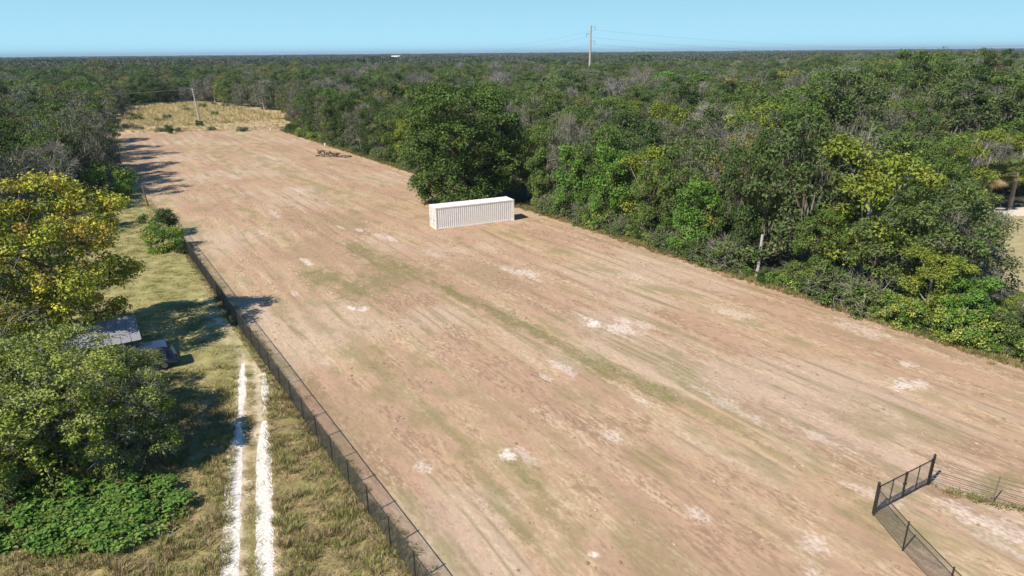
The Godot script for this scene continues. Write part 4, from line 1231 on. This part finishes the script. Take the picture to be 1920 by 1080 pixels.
func make_grass() -> void:
	var straw := [Color(0.38, 0.3, 0.16), Color(0.3, 0.24, 0.12), Color(0.24, 0.22, 0.09), Color(0.2, 0.15, 0.085)]
	var rough := [Color(0.34, 0.325, 0.13), Color(0.27, 0.285, 0.1), Color(0.42, 0.34, 0.19), Color(0.31, 0.24, 0.13), Color(0.22, 0.245, 0.075)]
	# rough grass left of the fence
	var t1 := tuft(14, 0.3, 0.16, 0.035, 61)
	var xf := []
	var cs := []
	rng.seed = 62
	for k in 46000:
		var s := 12.0 + pow(rng.randf(), 1.5) * 105.0
		var t := rng.randf_range(-8.0, 8.9)
		var p := at(s, t)
		var l1 := absf(t - trk(s, 0)) < 0.34
		var l2 := absf(t - trk(s, 1)) < 0.34
		if (l1 or l2) and s < 47.0 and rng.randf() < 0.96: continue
		var mown := clampf((s - 40.0) / 10.0, 0.0, 1.0)
		var tall := lerpf(1.0, 0.4, mown) * (0.5 if t > trk(s, 0) - 0.3 and t < trk(s, 1) + 0.3 else 1.0) * clampf(0.8 + n_mid.get_noise_2d(s * 2, t * 2) * 1.2, 0.35, 1.5)
		xf.push_back(spin(Vector3(p.x, 0.0, p.z), Vector3(1.0, tall, 1.0) * rng.randf_range(0.7, 1.3)))
		var c: Color = rough[clampi(int((n_mid.get_noise_2d(s * 1.3, t * 1.3) + 0.5 + rng.randf_range(-0.3, 0.3)) * 5.0), 0, 4)]
		cs.push_back(c.lerp(Color(0.38, 0.39, 0.16), mown * 0.7) * rng.randf_range(0.8, 1.2))
	tag(mm("rough_grass", t1, xf, cs, self), "rough olive and tan grass between the sand tracks and the fence", "grass")
	# stubble and dry thatch on the cleared lot
	var t2 := tuft(7, 0.06, 0.13, 0.022, 63)
	xf = []
	cs = []
	for k in 26000:
		var s := -4.0 + pow(rng.randf(), 1.7) * 150.0
		var t := rng.randf_range(T0 + 0.3, T1 - 0.4)
		if n_lane.get_noise_2d(s * 0.42, t * 4.2) + rng.randf_range(-0.35, 0.35) < 0.0: continue
		var p := at(s, t, height(s, t) - 0.005)
		xf.push_back(spin(p, Vector3.ONE * rng.randf_range(0.5, 1.25)))
		cs.push_back(straw[rng.randi() % 4].lerp(Color(0.33, 0.235, 0.14), 0.6) * rng.randf_range(0.75, 1.1))
	tag(mm("dry_stubble", t2, xf, cs, self), "short dry stubble scattered over the cleared brown field", "stubble")
	# clods and stones turned up by the clearing
	var cb := MB.new()
	rng.seed = 77
	var ring := []
	for k in 6: ring.push_back(Vector3(cos(k * TAU / 6.0), 0.1 + rng.randf() * 0.25, sin(k * TAU / 6.0)) * rng.randf_range(0.8, 1.15))
	var crest := Vector3(0.1, 0.62, -0.08)
	for k in 6:
		var k0 := cb.v.size()
		for q in [ring[k], ring[(k + 1) % 6], crest, ring[k] * Vector3(0.95, -1.0, 0.95), ring[(k + 1) % 6] * Vector3(0.95, -1.0, 0.95)]:
			cb.v.push_back(q); cb.c.push_back(Color.WHITE)
		cb.i.append_array(PackedInt32Array([k0, k0 + 2, k0 + 1, k0, k0 + 1, k0 + 3, k0 + 1, k0 + 4, k0 + 3]))
	xf = []
	cs = []
	for k in 9000:
		var s := -2.0 + pow(rng.randf(), 1.6) * 130.0
		var t := rng.randf_range(T0 + 0.8, T1 - 0.6)
		if n_mid.get_noise_2d(s * 0.8, t * 1.6) + rng.randf_range(-0.3, 0.3) > 0.05: continue
		var z := rng.randf_range(0.02, 0.06) + pow(rng.randf(), 6.0) * 0.09
		xf.push_back(spin(at(s, t, height(s, t)), Vector3(z, z * rng.randf_range(0.6, 1.1), z * rng.randf_range(0.8, 1.3))))
		cs.push_back([Color(0.4, 0.29, 0.2), Color(0.33, 0.23, 0.15), Color(0.46, 0.36, 0.27), Color(0.27, 0.2, 0.13)][rng.randi() % 4])
	tag(mm("dirt_clods", cb.mesh(M.plain), xf, cs, self), "small clods and stones scattered over the cleared brown field", "clods")
	# grass fringe along fences and the field's right edge
	xf = []
	cs = []
	for k in 9000:
		var s := rng.randf_range(2.0, 205.0)
		var t := 52.9 + rng.randfn() * 0.45
		if k % 3 == 0: s = rng.randf_range(5.0, 100.0); t = 8.9 + rng.randfn() * 0.25
		var p := at(s, t)
		if k % 160 == 1: p = Vector3(21.4, 0, -28.7).lerp(Vector3(26.0, 0, -25.6), rng.randf()) + Vector3(rng.randfn() * 0.15, 0, rng.randfn() * 0.2)
		var hh := rng.randf_range(0.7, 2.0) if t > 40.0 and k % 160 != 1 else rng.randf_range(0.35, 0.9)
		xf.push_back(spin(p, Vector3(1.2, hh, 1.2)))
		cs.push_back([Color(0.27, 0.24, 0.1), Color(0.2, 0.21, 0.07), Color(0.36, 0.29, 0.14), Color(0.13, 0.16, 0.045)][rng.randi() % 4] * rng.randf_range(0.8, 1.2))
	tag(mm("edge_grass", t1, xf, cs, self), "fringe of longer grass along the fences and the foot of the woods", "grass")
	# tall dry grass in the far meadow
	var t3 := tuft(26, 1.2, 0.55, 0.09, 64)
	xf = []
	cs = []
	for k in 5200:
		var s := rng.randf_range(206.0, 348.0)
		var t := rng.randf_range(8.0, 68.0)
		var p := at(s, t)
		if s < 226.0 - (t - 9.0) * 0.45 or not is_open(p.x, p.z, 0.5): continue
		p.y = clampf((s - 215.0) / 60.0, -0.12, 0.6) - 0.1
		xf.push_back(spin(p, Vector3(1, 1, 1) * rng.randf_range(0.5, 1.5) * (0.5 if s < 235.0 else 0.85)))
		cs.push_back([Color(0.62, 0.52, 0.29), Color(0.54, 0.45, 0.22), Color(0.66, 0.55, 0.34), Color(0.4, 0.38, 0.15)][rng.randi() % 4] * rng.randf_range(0.8, 1.15))
	tag(mm("meadow_grass", t3, xf, cs, self), "tall golden dry grass covering the meadow past the field's end", "grass")

func trk(s: float, which: int) -> float:
	# t of the wheel tracks at distance s
	var f := clampf((s - 25.0) / 21.0, -0.3, 1.3)
	return lerpf(2.35, 7.1, f) if which == 0 else lerpf(3.7, 8.1, f)
